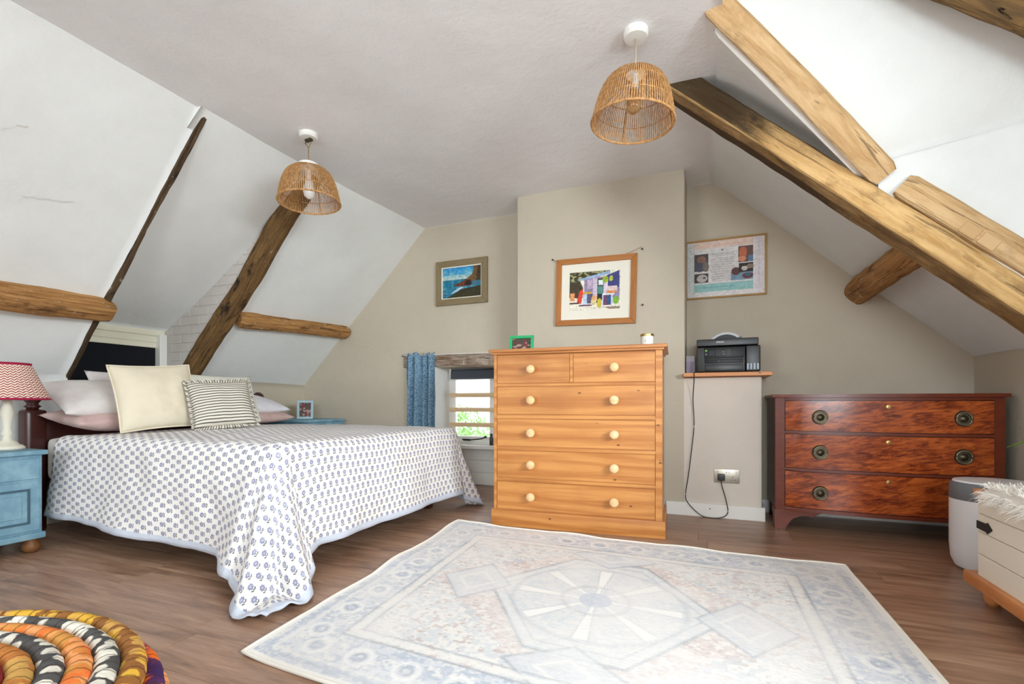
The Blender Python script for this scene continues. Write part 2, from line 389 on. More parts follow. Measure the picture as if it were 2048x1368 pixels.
def panel(name, c00, c10, c11, c01, mat, nx=40, ny=40, amp=.006, f=1.6, sag=0, thick=.08, out=None, seed=0):
    """uneven plastered slab: front face grid c00..c11 displaced along its normal, backed by a slab"""
    c00, c10, c11, c01 = map(Vector, (c00, c10, c11, c01)); n = (c10-c00).cross(c01-c00).normalized()
    if out is not None and n.dot(Vector(out)) > 0: n = -n      # n points into the room, out points away
    vs, fs = [], []
    for j in range(ny+1):
        for i in range(nx+1):
            s, t = i/nx, j/ny; p = (c00*(1-s)+c10*s)*(1-t)+(c01*(1-s)+c11*s)*t
            d = amp*(nz(p, f, seed)+.5*nz(p, f*2.7, seed+3))*min(1, 8*min(s, 1-s, t, 1-t)+.25)
            vs.append(p+n*(d+sag*4*t*(1-t)))
    w = nx+1
    for j in range(ny):
        for i in range(nx): fs.append((j*w+i, j*w+i+1, (j+1)*w+i+1, (j+1)*w+i))
    b = len(vs); vs += [p-n*thick for p in (c00, c10, c11, c01)]
    fs += [(b, b+3, b+2, b+1)]
    e = [list(range(0, w)), [j*w+nx for j in range(ny+1)], [ny*w+i for i in range(nx, -1, -1)], [j*w for j in range(ny, -1, -1)]]
    for k, r in enumerate(e): fs.append(tuple(r)+(b+(k+1) % 4, b+k))
    o = pydata(name, vs, fs, mat, smooth=True)
    for p in o.data.polygons[nx*ny:]: p.use_smooth = False
    return struct(o)
def polyslab(name, pts, mat, n, thick=.08):
    n = Vector(n).normalized(); a = [Vector(p) for p in pts]; b = [p-n*thick for p in a]; k = len(a)
    fs = [tuple(range(k)), tuple(range(2*k-1, k-1, -1))]+[(i, i+k, (i+1) % k+k, (i+1) % k) for i in range(k)]
    return struct(pydata(name, a+b, fs, mat))
def timber(name, p0, p1, w, h, up, mat, label=None, parent=None, seg=30, jit=.006, ex=5, seed=0, taper=1., wob=.01, extra=None):
    p0, p1, up = Vector(p0), Vector(p1), Vector(up); ax = (p1-p0); L = ax.length; ax.normalize()
    s = ax.cross(up).normalized(); up = s.cross(ax).normalized(); n = 20; vs, fs, uv = [], [], []
    for i in range(seg+1):
        t = i/seg; k = 1+(taper-1)*t; base = p0+ax*L*t+s*wob*nz((t*L*1.2, seed, 0))+up*wob*nz((t*L*1.2, seed, 9))
        for j in range(n+1):
            a = 2*PI*j/n; ca, sa = math.cos(a), math.sin(a)
            x = math.copysign(abs(ca)**(2/ex), ca)*w/2*k; y = math.copysign(abs(sa)**(2/ex), sa)*h/2*k
            q = base+s*x+up*y; jj = j % n; a0 = 2*PI*jj/n
            d = jit*(nz((t*L*2.2, math.cos(a0)*.7+seed, math.sin(a0)*.7))+.6*nz((t*L*9, math.cos(a0)*2+seed, math.sin(a0)*2)))
            e = 0.
            if i in (0, seg): e = -.012
            q = q+(s*ca+up*sa)*(d+e); vs.append(q); uv.append((t*L, j/n*2*(w+h)))
    m = n+1
    for i in range(seg):
        for j in range(n): fs.append((i*m+j, i*m+j+1, (i+1)*m+j+1, (i+1)*m+j))
    fs.append(tuple(range(n-1, -1, -1))); fs.append(tuple(seg*m+j for j in range(n)))
    o = pydata(name, vs, fs, mat, parent, True, uv)
    sharpen(o.data, .55)
    if label: tag(o, label, 'beam')
    return o
def clip(poly, a, b, k):   # keep a*x+b*y<=k
    out = []
    for i, p in enumerate(poly):
        q = poly[(i+1) % len(poly)]; dp = a*p[0]+b*p[1]-k; dq = a*q[0]+b*q[1]-k
        if dp <= 0: out.append(p)
        if dp*dq < 0: t = dp/(dp-dq); out.append((p[0]+(q[0]-p[0])*t, p[1]+(q[1]-p[1])*t))
    return out

# ================================================================== SETTING
ZC = 2.525; YG = 4.08; YB = -2.3
# ---- floor
f = G().box(-4.7, 2.1, YB-.2, 4.5, -.10, -.012).obj('floor', M_gap); struct(f)
shared = {}
def plank_mesh(L, w):
    key = (round(L, 3), round(w, 3))
    if key not in shared:
        g = G().box(0, L-.0012, 0, w-.0012, -.012, 0, .0008, 1); o = g.obj('plank', M_floor); shared[key] = o.data; bpy.data.objects.remove(o)
    return shared[key]
PW, PL = .193, 1.285; row = 0; y = YB; X0, X1 = -4.60, 2.05
while y < 4.44:
    w = min(PW, 4.44-y); x = X0-PL*((row*.37+.11*((row*7) % 5)) % 1.0)
    while x < X1:
        a, b = max(x, X0), min(x+PL, X1)
        if b-a > .03:
            o = bpy.data.objects.new('plank', plank_mesh(b-a, w)); COL.objects.link(o); o.location = (a, y, 0); o.parent = f
        x += PL
    y += PW; row += 1
# ---- gable wall with a floor-length window alcove
WX0, WX1, WZ = -2.48, -1.42, 1.165
g = G(); g.box(-4.75, WX0, YG, 4.46, -.1, 2.75); g.box(WX1, 2.05, YG, 4.46, -.1, 2.75); g.box(WX0, WX1, YG, 4.46, WZ, 2.75)
struct(g.obj('wall_gable', M_beige))
g = G().box(-1.485, -.170, 3.75, YG+.01, -.02, 2.6, .012, 3); struct(g.obj('wall_chimney', M_beige, auto=.6))
g = G().box(-.20, .336, 3.752, YG+.01, -.02, 1.003, .025, 4); struct(g.obj('wall_ledge', plaster('ledge_plaster', c(226, 217, 205)), auto=.6))
# baseboards
g = G().box(-.30, .352, 3.735, 3.7515, 0, .095, .004); g.box(.336, .352, 3.7515, YG, 0, .095); struct(g.obj('baseboard_ledge', M_paint))
g = G().box(.352, 1.6, YG-.016, YG, 0, .095, .003); struct(g.obj('baseboard_gable', M_paint))
tag(G().lathe([(.004, 0), (.004, -.0012), (0, -.0012)], 12, 'Y', (-.0, 3.7348, .062)).obj('cable_hole', M_hole, bpy.data.objects['baseboard_ledge']), 'small dark hole')
# ---- flat ceiling
panel('ceiling', (-2.92, YB-.1, ZC), (.05, YB-.1, ZC), (.05, YG+.05, ZC), (-2.80, YG+.05, ZC), M_ceil, 50, 80, .012, 1.1, out=(0, 0, 1))
# ---- left roof slope, near part and far part
def LS(y, x=None, z=None):       # points of the left slope
    xt = -2.735 if y < 2.3 else -2.735+(y-2.3)*.084
    if x is None: x = xt-(ZC-z)*(4.14+xt)/1.515*1.0
    return Vector((x, y, ZC-(xt-x)*1.515/(4.14+xt)))
def lsp(y, z): return LS(y, z=z)
sl = panel('wall_left_slope', lsp(YB-.1, .93), lsp(1.955, .93), lsp(1.955, 2.56), lsp(YB-.1, 2.56), M_white, 70, 40, .014, 1.3, out=(-1, 0, 1), seed=2)
panel('wall_left_slope_far', lsp(2.80, .93), lsp(YG+.05, .93), lsp(YG+.05, 2.56), lsp(2.80, 2.56), M_white, 40, 40, .012, 1.3, out=(-1, 0, 1), seed=4)
for nm, a, b in (('wall_left_knee', YB-.1, 1.955), ('wall_left_knee_far', 2.80, YG+.05)):
    panel(nm, (-4.135, a, -.02), (-4.135, b, -.02), (-4.135, b, 1.03), (-4.135, a, 1.03), M_beige if b > 3 else M_white, 30, 14, .008, 1.5, out=(-1, 0, 0), thick=.3)
# hairline cracks in the near slope plaster
def crack(pts, wd=.0012):
    vs, fs = [], []
    for i, (yy, zz) in enumerate(pts):
        p = lsp(yy, zz)+Vector((.70, 0, -.70))*.012
        vs += [p+Vector((0, 0, wd*(.6+.8*random.random()))), p-Vector((0, 0, wd))]
        if i: fs.append((2*i-2, 2*i-1, 2*i+1, 2*i))
    pydata('plaster_crack', vs, fs, Mat('crack_shadow', c(196, 192, 184), .95), sl)
crack([(1.02+.018*i+.006*random.uniform(-1, 1), 2.04+.0085*i+.008*random.uniform(-1, 1)) for i in range(16)])
crack([(1.37+.02*i, 1.90+.004*i+.004*random.uniform(-1, 1)) for i in range(11)])
# ---- left dormer: ceiling, brick cheek, blocked window
DX = -4.36; DY0, DY1 = 1.955, 2.745
panel('ceiling_dormer_left', (DX, DY0-.05, 1.432), (DX, DY1+.1, 1.432), (-2.62, DY1+.1, 2.595), (-2.62, DY0-.05, 2.595), M_white, 24, 40, .006, 1.5, sag=.055, out=(-1, 0, 1), seed=6)
ck = G().prism([(DX-.02, .8), (-4.18, .8), (-4.18, 1.0), (-2.77, 2.53), (-2.77, 2.56), (DX-.02, 1.50)], DY1+.006, 2.85, 'Y').obj('wall_dormer_cheek', M_brickp); struct(ck)
z = .95; r = 0
while z < 2.4:
    x = DX-.12+(.11 if r % 2 else 0)
    while x < -2.7:
        poly = [(x+.004, z+.004), (x+.216, z+.004), (x+.216, z+.068), (x+.004, z+.068)]
        poly = clip(poly, -1, 0, -(DX+.06)); k = (2.505-1.47)/(-2.71-DX)
        if poly: poly = clip(poly, -k, 1, 1.46-k*DX)          # below the dormer ceiling
        if poly: poly = clip(poly, 1, -.927, -5.105)  # behind the slope line
        if len(poly) > 2:
            a = sum(poly[i][0]*poly[(i+1) % len(poly)][1]-poly[(i+1) % len(poly)][0]*poly[i][1] for i in range(len(poly)))/2
            if abs(a) > .0012:
                d = .0025*random.random()
                G().prism(poly, DY1-.001+d, DY1+.012, 'Y', .0018).obj('brick', M_brickp, ck)
        x += .222
    z += .074; r += 1
# near cheek of that dormer (faces away)
struct(G().prism([(DX-.02, .8), (-4.25, .8), (-4.25, 1.0), (-2.84, 2.53), (-2.84, 2.56), (DX-.02, 1.50)], 1.80, 1.93, 'Y').obj('wall_dormer_cheek_near', M_white))
wl = G().box(DX-.25, DX-.06, DY0-.1, DY1+.1, -.1, 1.52).obj('wall_dormer_end', M_white); struct(wl)
struct(G().box(DX-.2, -4.135, 1.85, 2.85, -.1, .86).obj('wall_dormer_sill', M_white))
w1 = empty('window_2', None, None); struct(w1)
G().box(DX-.055, DX+.004, DY0-.03, DY1, 1.385, 1.435, .008).box(DX-.055, DX-.012, DY0-.03, DY1, 1.33, 1.386, .006).obj('window_head', M_cream, w1)
G().box(DX-.06, DX-.02, DY0-.03, DY1, 1.285, 1.331, .006).obj('blind_batten', M_cream, w1)
G().box(DX-.06, DX+.03, DY1-.058, DY1+.003, .86, 1.40, .006).obj('window_jamb', M_paint, w1)
G().box(DX-.055, DX-.035, DY0, DY1-.05, .86, 1.29, 0).obj('window_pane', M_glass, w1)
bl = G().box(DX-.034, DX-.030, DY0-.02, DY1-.058, .865, 1.30).obj('blackout_blind', M_blind)
tag(bl, 'black blackout blind pulled down over the dormer window behind the bed', 'blind')
# ---- right roof slope behind the valley, knee wall, dormer
def rs(x): return ZC-(x-.04)*.904
def slope_right():
    vs, fs, nx, ny = [], [], 46, 40
    for j in range(ny+1):
        for i in range(nx+1):
            s, t = i/nx, j/ny; x = .03+s*1.75
            yv = 2.40+(min(x, .76)-.04)*.50
            yy = yv+(YG+.05-yv)*t; z = rs(x)+.010*nz((x, yy, 1.3), 1.5)
            if x < .18: z -= .028*(1-(x-.03)/.15)**2
            vs.append((x, yy, z))
    w = nx+1
    for j in range(ny):
        for i in range(nx): fs.append((j*w+i, j*w+i+1, (j+1)*w+i+1, (j+1)*w+i))
    k = len(vs); vs += [(v[0]+.03, v[1], v[2]+.06) for v in vs]; fs += [tuple(q+k for q in f[::-1]) for f in fs]
    return struct(pydata('wall_right_slope', vs, fs, M_white, None, True))
slope_right()
panel('wall_right_knee', (1.60, 2.55, -.02), (1.60, YG+.05, -.02), (1.60, YG+.05, 1.16), (1.60, 2.55, 1.16), M_beige, 20, 14, .006, 1.5, out=(1, 0, 0), thick=.3)
# steep far side of the big dormer, its cheek, its ceiling and end wall
p = lambda x, y, z: Vector((x, y, z))
panel('wall_right_dormer_upper', (.02, 2.262, 2.545), (2.05, 2.22, 2.60), (2.05, 2.70, 2.115), (.735, 2.735, 1.94), M_white, 46, 20, .008, 1.4, out=(0, 1, .5), seed=11, thick=.03)
def rcheek():
    vs, fs, nx, ny = [], [], 30, 24
    for j in range(ny+1):
        for i in range(nx+1):
            s, t = i/nx, j/ny; x = .73+s*1.32; zt = 1.945+(x-.735)*.135; zb = rs(x)-.10
            zz = zt*(1-t)+zb*t; vs.append((x, 2.737-.035*s+.02*t+.006*nz((x, 5, zz), 2), zz))
    w = nx+1
    for j in range(ny):
        for i in range(nx): fs.append((j*w+i, j*w+i+1, (j+1)*w+i+1, (j+1)*w+i))
    k = len(vs); vs += [(v[0], v[1]+.03, v[2]) for v in vs]; fs += [tuple(q+k for q in f[::-1]) for f in fs]
    return struct(pydata('wall_right_dormer_cheek', vs, fs, M_white, None, True))
rcheek()
panel('ceiling_dormer_right', (.0, YB-.1, ZC+.012), (2.1, YB-.1, ZC+.012), (2.1, 2.30, ZC+.012), (.0, 2.30, ZC+.012), M_ceil, 20, 30, .004, 1.2, out=(0, 0, 1))
g = G(); g.box(1.90, 2.0, -2.4, -.50, -.1, 2.6); g.box(1.90, 2.0, 1.65, 2.75, -.1, 2.6); g.box(1.90, 2.0, -.50, 1.65, -.1, 1.10); g.box(1.90, 2.0, -.50, 1.65, 1.92, 2.6)
struct(g.obj('wall_right_dormer_end', M_white))
g = G(); g.box(1.60, 1.90, -2.4, 2.68, -.1, .86); struct(g.obj('wall_right_dormer_sill', M_white))
w3 = empty('window_3', None, None); struct(w3)
g = G(); g.box(1.915, 1.97, -.50, -.45, 1.10, 1.92); g.box(1.915, 1.97, 1.60, 1.65, 1.10, 1.92); g.box(1.915, 1.97, -.45, 1.60, 1.10, 1.15); g.box(1.915, 1.97, -.45, 1.60, 1.87, 1.92); g.box(1.915, 1.97, .55, .59, 1.15, 1.87); g.obj('window_frame', M_paint, w3)
G().box(1.935, 1.941, -.45, 1.60, 1.15, 1.87).obj('window_pane', M_glass, w3)
# ---- wall behind the camera, with two windows added to let fill light in
g = G()
for a, b in ((-4.6, -3.1), (-1.7, -.1), (1.34, 2.1)): g.box(a, b, YB-.1, YB, -.1, 2.7)
for a, b in ((-3.1, -1.7), (-.1, 1.34)): g.box(a, b, YB-.1, YB, -.1, .72); g.box(a, b, YB-.1, YB, 2.05, 2.7)
struct(g.obj('wall_back', M_beige))
for k, a, b in ((4, -3.1, -1.7), (5, -.1, 1.34)):  # unseen windows, made up as openings for the two fill lights
    w4 = empty('window_%d' % k, None, None); struct(w4); m = (a+b)/2
    g = G(); g.box(a, a+.05, YB-.09, YB-.03, .72, 2.05); g.box(b-.05, b, YB-.09, YB-.03, .72, 2.05); g.box(a+.05, b-.05, YB-.09, YB-.03, .72, .77); g.box(a+.05, b-.05, YB-.09, YB-.03, 2.0, 2.05); g.box(m-.02, m+.02, YB-.09, YB-.03, .77, 2.0); g.obj('window_frame', M_paint, w4)
    G().box(a+.05, b-.05, YB-.065, YB-.06, .77, 2.0).obj('window_pane', M_glass, w4)
# ---- gable window
w1 = empty('window_1', None, None); struct(w1)
yw = 4.36
g = G(); g.box(WX0, WX0+.045, yw, yw+.07, .405, WZ, .004); g.box(WX1-.045, WX1, yw, yw+.07, .405, WZ, .004); g.box(WX0+.045, WX1-.045, yw, yw+.07, 1.10, WZ, .004); g.box(WX0+.045, WX1-.045, yw, yw+.07, .405, .435, .004)
g.obj('window_frame', M_paint, w1)
for a, b in ((WX0+.05, -1.965), (-1.955, WX1-.05)):
    g = G(); g.box(a, a+.035, yw-.012, yw+.03, .438, 1.095, .004); g.box(b-.05, b, yw-.012, yw+.03, .438, 1.095, .004); g.box(a+.035, b-.05, yw-.012, yw+.03, .438, .482, .004); g.box(a+.035, b-.05, yw-.012, yw+.03, 1.05, 1.095, .004)
    g.obj('casement', M_paint, w1); G().box(a+.035, b-.05, yw+.006, yw+.011, .482, 1.05).obj('window_pane', M_glass, w1)
for z0 in (.872, .727, .577):
    G().box(WX0+.035, WX1-.02, yw-.05, yw-.028, z0, z0+.043, .004).obj('safety_bar', M_pinel, w1)
g = G().tube([(-2.31, yw-.03, .452), (-2.2, yw-.032, .448), (-2.09, yw-.03, .462), (-2.055, yw-.03, .478)], .0055, 8); g.box(-2.30, -2.22, yw-.03, yw-.012, .438, .446); g.lathe([(.012, -.006), (.012, .006)], 12, 'Y', (-2.05, yw-.03, .48)); g.obj('window_stay', M_iron, w1)
o = struct(G().box(WX0, WX1, 4.20, 4.37, .368, .405, .008).obj('trim_1', M_paint))   # window board
pn = struct(G().box(WX0, WX1, 4.345, 4.36, 0, .37).obj('wall_window_panel', M_paint))
for i in range(3): G().box(WX0+.002, WX1-.002, 4.333, 4.3455, .006+i*.121, .006+i*.121+.118, .004).obj('board', M_paint, pn)
o = empty('bottle', 'small dark bottle standing on the window board', 'bottle', (-1.965, 4.285, .405)); G().lathe([(.016, 0), (.019, .004), (.019, .07), (.012, .085), (.012, .10)], 20).obj('body', Mat('dark_glass', c(70, 66, 62), .2, .5), o, True); G().lathe([(.013, .10), (.013, .112)], 16).obj('cap', M_black, o)
bd = empty('roller_blind', 'dark grey roller blind rolled up at the top of the small window', 'blind', (0, 0, 0))
G().lathe([(.024, -2.41), (.024, -1.46)], 20, 'X', (0, 4.312, 1.13)).obj('roll', M_blindg, bd, auto=.6)
G().box(-2.415, -1.455, 4.286, 4.290, 1.068, 1.13).obj('drop', M_blindg, bd); G().box(-2.415, -1.455, 4.282, 4.294, 1.055, 1.070, .003).obj('bottom_bar', M_blindg, bd)
G().box(-2.43, -2.416, 4.285, 4.335, 1.10, 1.16, .003).obj('bracket', M_paint, bd)
timber('window_lintel', (-2.835, YG+.035, 1.218), (-1.30, YG+.035, 1.205), .10, .115, (0, 0, 1), M_oakg, 'rough whitewashed old timber lintel over the small window', seg=40, ex=7, seed=3, jit=.008)
g = G(); g.box(WX0, WX0+.006, YG+.002, 4.36, 0, WZ); struct(g.obj('trim_3', M_white)); g = G(); g.box(WX1-.006, WX1, YG+.002, 4.36, 0, WZ); struct(g.obj('trim_4', M_white))
# greenery outside the small window
def shrub(name, loc, n, sx, sy, sz, label):
    o = empty(name, label, 'shrub', loc); g = G(); g.tube([(0, 0, -1.6), (.03, 0, -.5), (-.02, .05, .3)], [.07, .05, .02], 8); g.obj('trunk', M_oakd, o)
    vs, fs = [], []
    for i in range(n):
        d = Vector((random.gauss(0, 1), random.gauss(0, 1), random.gauss(0, 1))).normalized()*random.random()**.4
        q = Vector((d.x*sx, d.y*sy, d.z*sz)); a = Vector((random.gauss(0, 1), random.gauss(0, 1), random.gauss(0, 1))).normalized(); b = a.orthogonal().normalized()
        s = random.uniform(.03, .06); k = len(vs); vs += [q-a*s, q+b*s*.4, q+a*s, q-b*s*.4]; fs.append((k, k+1, k+2, k+3))
    l = pydata('foliage', vs, fs, M_leafd, o); l['kind'] = 'stuff'; return o
shrub('garden_shrub', (-4.3, 7.6, .05), 2200, .9, .6, .75, 'sunlit green shrub seen through the lower panes of the small window')

# ================================================================== EXPOSED TIMBERS
def onL(y, z, out): q = lsp(y, z); return q+Vector((.72, 0, -.69)).normalized()*out
rafdir = (0, 1, 0); nL = Vector((.72, 0, -.69)).normalized()
timber('roof_rafter', onL(1.955, 2.53, -.015), onL(1.955, .93, -.015), .030, .065, nL, M_oakk, 'thin dark rafter edge running down the sloping wall beside the black blind', seed=11, jit=.010, wob=.012, seg=50)
timber('roof_rafter', onL(2.78, 2.50, -.01), onL(2.765, .88, .005), .105, .15, nL, M_oakd, 'stout dark rafter on the sloping wall behind the bed, reaching up behind a woven lamp', seed=5, jit=.012, wob=.03, seg=50)
timber('roof_purlin', onL(-2.2, 1.45, .03), onL(1.985, 1.45, .03), .15, .145, nL, M_oak, 'rough horizontal purlin log above the blue bedside table', seed=21, jit=.014, ex=3, seg=70, wob=.03)
timber('roof_purlin', onL(2.86, 1.53, .03), onL(4.07, 1.585, .02), .125, .12, nL, M_oak, 'rough horizontal purlin log between the dark rafter and the gable wall', seed=33, jit=.012, ex=3, seg=40, wob=.02)
nR = Vector((-.67, 0, -.74)).normalized()
timber('roof_purlin', (.965, 2.86, 1.60), (.955, 4.13, 1.60), .165, .15, nR, M_oak, 'thick rough purlin log running from the gable wall to the golden principal rafter', seed=41, jit=.014, ex=2.6, seg=40, wob=.02)
# principal rafter and its doubling board, valley board
B0 = Vector((-.093, 2.80, 2.40)); ad = Vector((.7374, 0, -.6755)); au = Vector((.6755, 0, .7374))
timber('principal_rafter', B0-ad*.24+au*.0625, B0+ad*2.3+au*.0625, .16, .125, au, M_oaks, 'long golden hewn principal rafter crossing in front of the sloping ceiling', seed=51, jit=.007, ex=9, seg=80, wob=.010)
C0 = B0+ad*1.06+au*.186
pg = timber('rafter_board', C0-Vector((0, .025, 0)), C0+ad*1.2-Vector((0, .025, 0)), .11, .115, au, M_oakl, 'pale timber board with two inset blocks lying along the top of the principal rafter', seed=57, jit=.004, ex=9, seg=40, wob=.004)
for k in (0, 1):
    q = C0+ad*(.345+k*.085)+au*(-.022); m = Matrix.Translation((q.x, 2.722, q.z)) @ Matrix.Rotation(math.atan2(-ad.z, ad.x), 4, 'Y')
    G().box(-.037, .037, -.008, .02, -.026, .026, .003, 1, m).obj('inset_block', M_oakl, pg)
v0 = Vector((.085, 2.315, 2.495)); v1 = Vector((.742, 2.72, 1.88)); vd = (v1-v0).normalized()
timber('valley_board', v0-vd*.12, v1+vd*.02, .11, .045, (0, -.79, -.61), M_oakl, 'short pale timber board slanting down from the ceiling onto the principal rafter', seed=61, jit=.004, ex=10, seg=30, wob=.004)
q = Vector((.853, 2.29, 2.385)); qd = Vector((.837, .254, -.485)).normalized()
timber('roof_rafter', q-qd*.45, q+qd*1.15, .13, .08, (0, -.79, -.61), M_oaks2, 'dark mottled timber crossing the top right corner of the dormer', seed=71, jit=.010, ex=5, seg=30)
sd = vd.cross(Vector((0, -.79, -.61))).normalized(); sd = sd if sd.x < 0 else -sd
m0, m1 = v0-vd*.02+sd*.068, v1-vd*.02+sd*.066
struct(timber('trim_2', m0+Vector((0, .03, .03)), m1+Vector((0, .03, .03)), .03, .06, (0, -.79, -.61), M_paint, None, seed=3, jit=.001, ex=9, wob=.001))

# ================================================================== PICTURES (flat print as point colours)
def vn(u, v, f, seed=0):
    r = np.random.RandomState(seed); g = r.rand(int(f)+3, int(f)+3); x, y = u*f, v*f
    x = np.clip(x, 0, f); y = np.clip(y, 0, f); i, j = x.astype(int), y.astype(int); a, b = x-i, y-j; a = a*a*(3-2*a); b = b*b*(3-2*b)
    return (g[j, i]*(1-a)+g[j, i+1]*a)*(1-b)+(g[j+1, i]*(1-a)+g[j+1, i+1]*a)*b
class Pic:
    def __init__(s, nx, ny, base=(230, 230, 230)):
        s.nx, s.ny = nx, ny; s.v, s.u = np.meshgrid(np.linspace(0, 1, ny+1), np.linspace(0, 1, nx+1), indexing='ij')
        s.c = np.ones(s.u.shape+(3,))*np.array(base, float)
    def put(s, m, col, a=1.): m = (np.clip(m, 0, 1)*a)[..., None]; s.c = s.c*(1-m)+np.array(col, float)*m; return s
    def rect(s, a, b, d, e, col, al=1.): return s.put(((s.u >= a) & (s.u <= b) & (s.v >= d) & (s.v <= e))*1., col, al)
    def ell(s, x, y, a, b, col, al=1.): return s.put(((((s.u-x)/a)**2+((s.v-y)/b)**2) < 1)*1., col, al)
    def poly(s, pts, col, al=1.):
        ins = np.zeros(s.u.shape, bool); n = len(pts)
        for i in range(n):
            (x0, y0), (x1, y1) = pts[i], pts[(i+1) % n]
            if y0 == y1: continue
            k = ((y0 > s.v) != (y1 > s.v)) & (s.u < (x1-x0)*(s.v-y0)/(y1-y0)+x0); ins ^= k
        return s.put(ins*1., col, al)
    def mesh(s, name, x0, x1, z0, z1, parent, y=0.):
        vs = np.stack([x0+(x1-x0)*s.u, np.full(s.u.shape, y), z0+(z1-z0)*s.v], -1).reshape(-1, 3); w = s.nx+1
        fs = [(j*w+i, j*w+i+1, (j+1)*w+i+1, (j+1)*w+i) for j in range(s.ny) for i in range(s.nx)]
        o = pydata(name, vs, fs, M_print, parent); paint(o.data, s.c.reshape(-1, 3)); return o
def paint(me, col):
    a = me.color_attributes.new('Col', 'FLOAT_COLOR', 'POINT'); v = np.clip(col/255., 0, 1); v = np.where(v <= .04045, v/12.92, ((v+.055)/1.055)**2.4)
    a.data.foreach_set('color', np.concatenate([v, np.ones((len(v), 1))], 1).astype(np.float32).ravel())
def frame4(parent, w, h, fw, fd, mat, bev=.004, name='frame_rail'):
    """four mitred rails, origin at the centre, front towards -Y"""
    for k in range(4):
        L = w if k % 2 == 0 else h; other = h if k % 2 == 0 else w
        g = G().prism([(-L/2, -other/2), (L/2, -other/2), (L/2-fw, -other/2+fw), (-L/2+fw, -other/2+fw)], -fd, 0, 'Y', bev)
        o = g.obj(name, mat, parent, auto=.5); o.rotation_euler = (0, k*PI/2, 0)
def picture(name, label, x0, x1, z0, z1, yw, fw, fd, fmat, roll=0.):
    o = empty(name, label, 'picture', ((x0+x1)/2, yw, (z0+z1)/2), rot=(0, roll, 0)); w, h = x1-x0, z1-z0
    frame4(o, w, h, fw, fd, fmat); G().box(-w/2+.006, w/2-.006, -.006, -.001, -h/2+.006, h/2-.006).obj('backing', M_mount, o)
    return o, w, h
# seascape
o, w, h = picture('seascape_picture', 'small framed seascape with rocky headland hanging on the gable wall', -2.447, -1.903, 1.748, 2.17, YG-.002, .058, .03, M_dullframe)
frame4(o, w-.108, h-.108, .014, .018, M_mount, .002, 'slip')
P = Pic(90, 66, (60, 140, 190)); u, v = P.u, P.v
P.c = np.stack([70+130*np.clip((1-v)/.4, 0, 1)**1.6, 150+60*np.clip((1-v)/.4, 0, 1), 205-10*(1-v)], -1)
P.put((vn(u, v, 14, 1) > .55)*1.*(v > .75), (40, 130, 190), .6)
sea = (v < .60); t = np.clip(v/.6, 0, 1); P.put(sea*1., (36, 116, 146)); P.put(sea*(vn(u, v*3, 18, 2) > .55)*1., (60, 150, 170), .6); P.put(sea*(v < .35)*(vn(u, v, 16, 3) > .5)*1., (140, 160, 180), .5)
P.poly([(.78, 1), (1, 1), (1, .48), (.72, .50), (.64, .62), (.76, .72), (.80, .86)], (112, 84, 50)).poly([(.9, 1), (1, 1), (1, .5), (.86, .5)], (60, 48, 34), .8)
P.poly([(.26, .40), (.5, .52), (.62, .60), (.74, .56), (.76, .38), (.5, .36)], (110, 62, 42)).poly([(.55, .40), (.62, .56), (.72, .56), (.76, .38)], (40, 32, 30), .9)
P.poly([(.2, .14), (.42, .33), (.55, .34), (.40, .22)], (190, 215, 226), .9).poly([(.0, .0), (.2, .08), (.5, .28), (1, .36), (1, 0)], (58, 54, 34)).poly([(.74, .38), (1, .40), (1, .52), (.76, .53)], (70, 110, 130), .9)
P.c *= (.85+.3*vn(u, v, 30, 5))[..., None]; P.mesh('painting', -w/2+.062, w/2-.062, -h/2+.062, h/2-.062, o, -.009)
# market stall print
o, w, h = picture('market_stall_picture', 'oak-framed print of a colourful fruit stall hanging on the chimney breast', -1.142, -.512, 1.425, 1.952, 3.748, .044, .024, M_oakframe, math.radians(1.3))
G().box(-w/2+.04, w/2-.04, -.010, -.007, -h/2+.04, h/2-.04).obj('mount', M_mount, o)
P = Pic(100, 76, (232, 226, 208)); u, v = P.u, P.v
P.poly([(.0, .34), (0, 1), (.8, 1), (.8, .93), (.2, .80), (.28, .55), (.24, .3)], (70, 60, 40)); P.put(((vn(u, v, 26, 7) > .55) & (v > .62) & (u < .75) & (v > .72+.2*u))*1., (176, 184, 130), .8)
P.rect(.30, .98, .22, .84, (150, 136, 170)).poly([(.72, .86), (.98, .98), (.98, .55), (.75, .5)], (62, 66, 122)).poly([(.16, .80), (.78, .98), (.80, .90), (.22, .77)], (150, 178, 212))
P.rect(.36, .45, .55, .78, (190, 170, 190)).rect(.47, .55, .3, .82, (206, 190, 206)).rect(.56, .67, .24, .80, (42, 38, 46)).rect(.58, .66, .62, .76, (220, 232, 236)).rect(.57, .66, .40, .60, (90, 150, 140), .9)
P.rect(.68, .75, .35, .82, (214, 200, 214)).ell(.71, .76, .055, .09, (150, 172, 46)).ell(.82, .78, .04, .07, (186, 190, 80)).rect(.76, .93, .44, .58, (222, 200, 196)).rect(.74, .92, .40, .47, (226, 138, 66), .9)
P.rect(.27, .36, .14, .42, (190, 208, 226)).rect(.36, .46, .16, .42, (92, 84, 116)).rect(.28, .44, .42, .47, (214, 170, 60)).poly([(.15, .2), (.20, .48), (.26, .56), (.28, .46), (.24, .16)], (216, 66, 40)).ell(.215, .575, .022, .03, (40, 30, 28)).rect(.02, .10, .24, .46, (222, 150, 96))
P.rect(.01, .2, .16, .2, (90, 40, 50)).rect(.2, .45, .10, .14, (110, 60, 90)).ell(.50, .28, .055, .10, (226, 172, 110)).rect(.44, .54, .12, .24, (222, 206, 150)).ell(.60, .16, .05, .12, (206, 186, 60)).ell(.55, .2, .015, .02, (40, 30, 20))
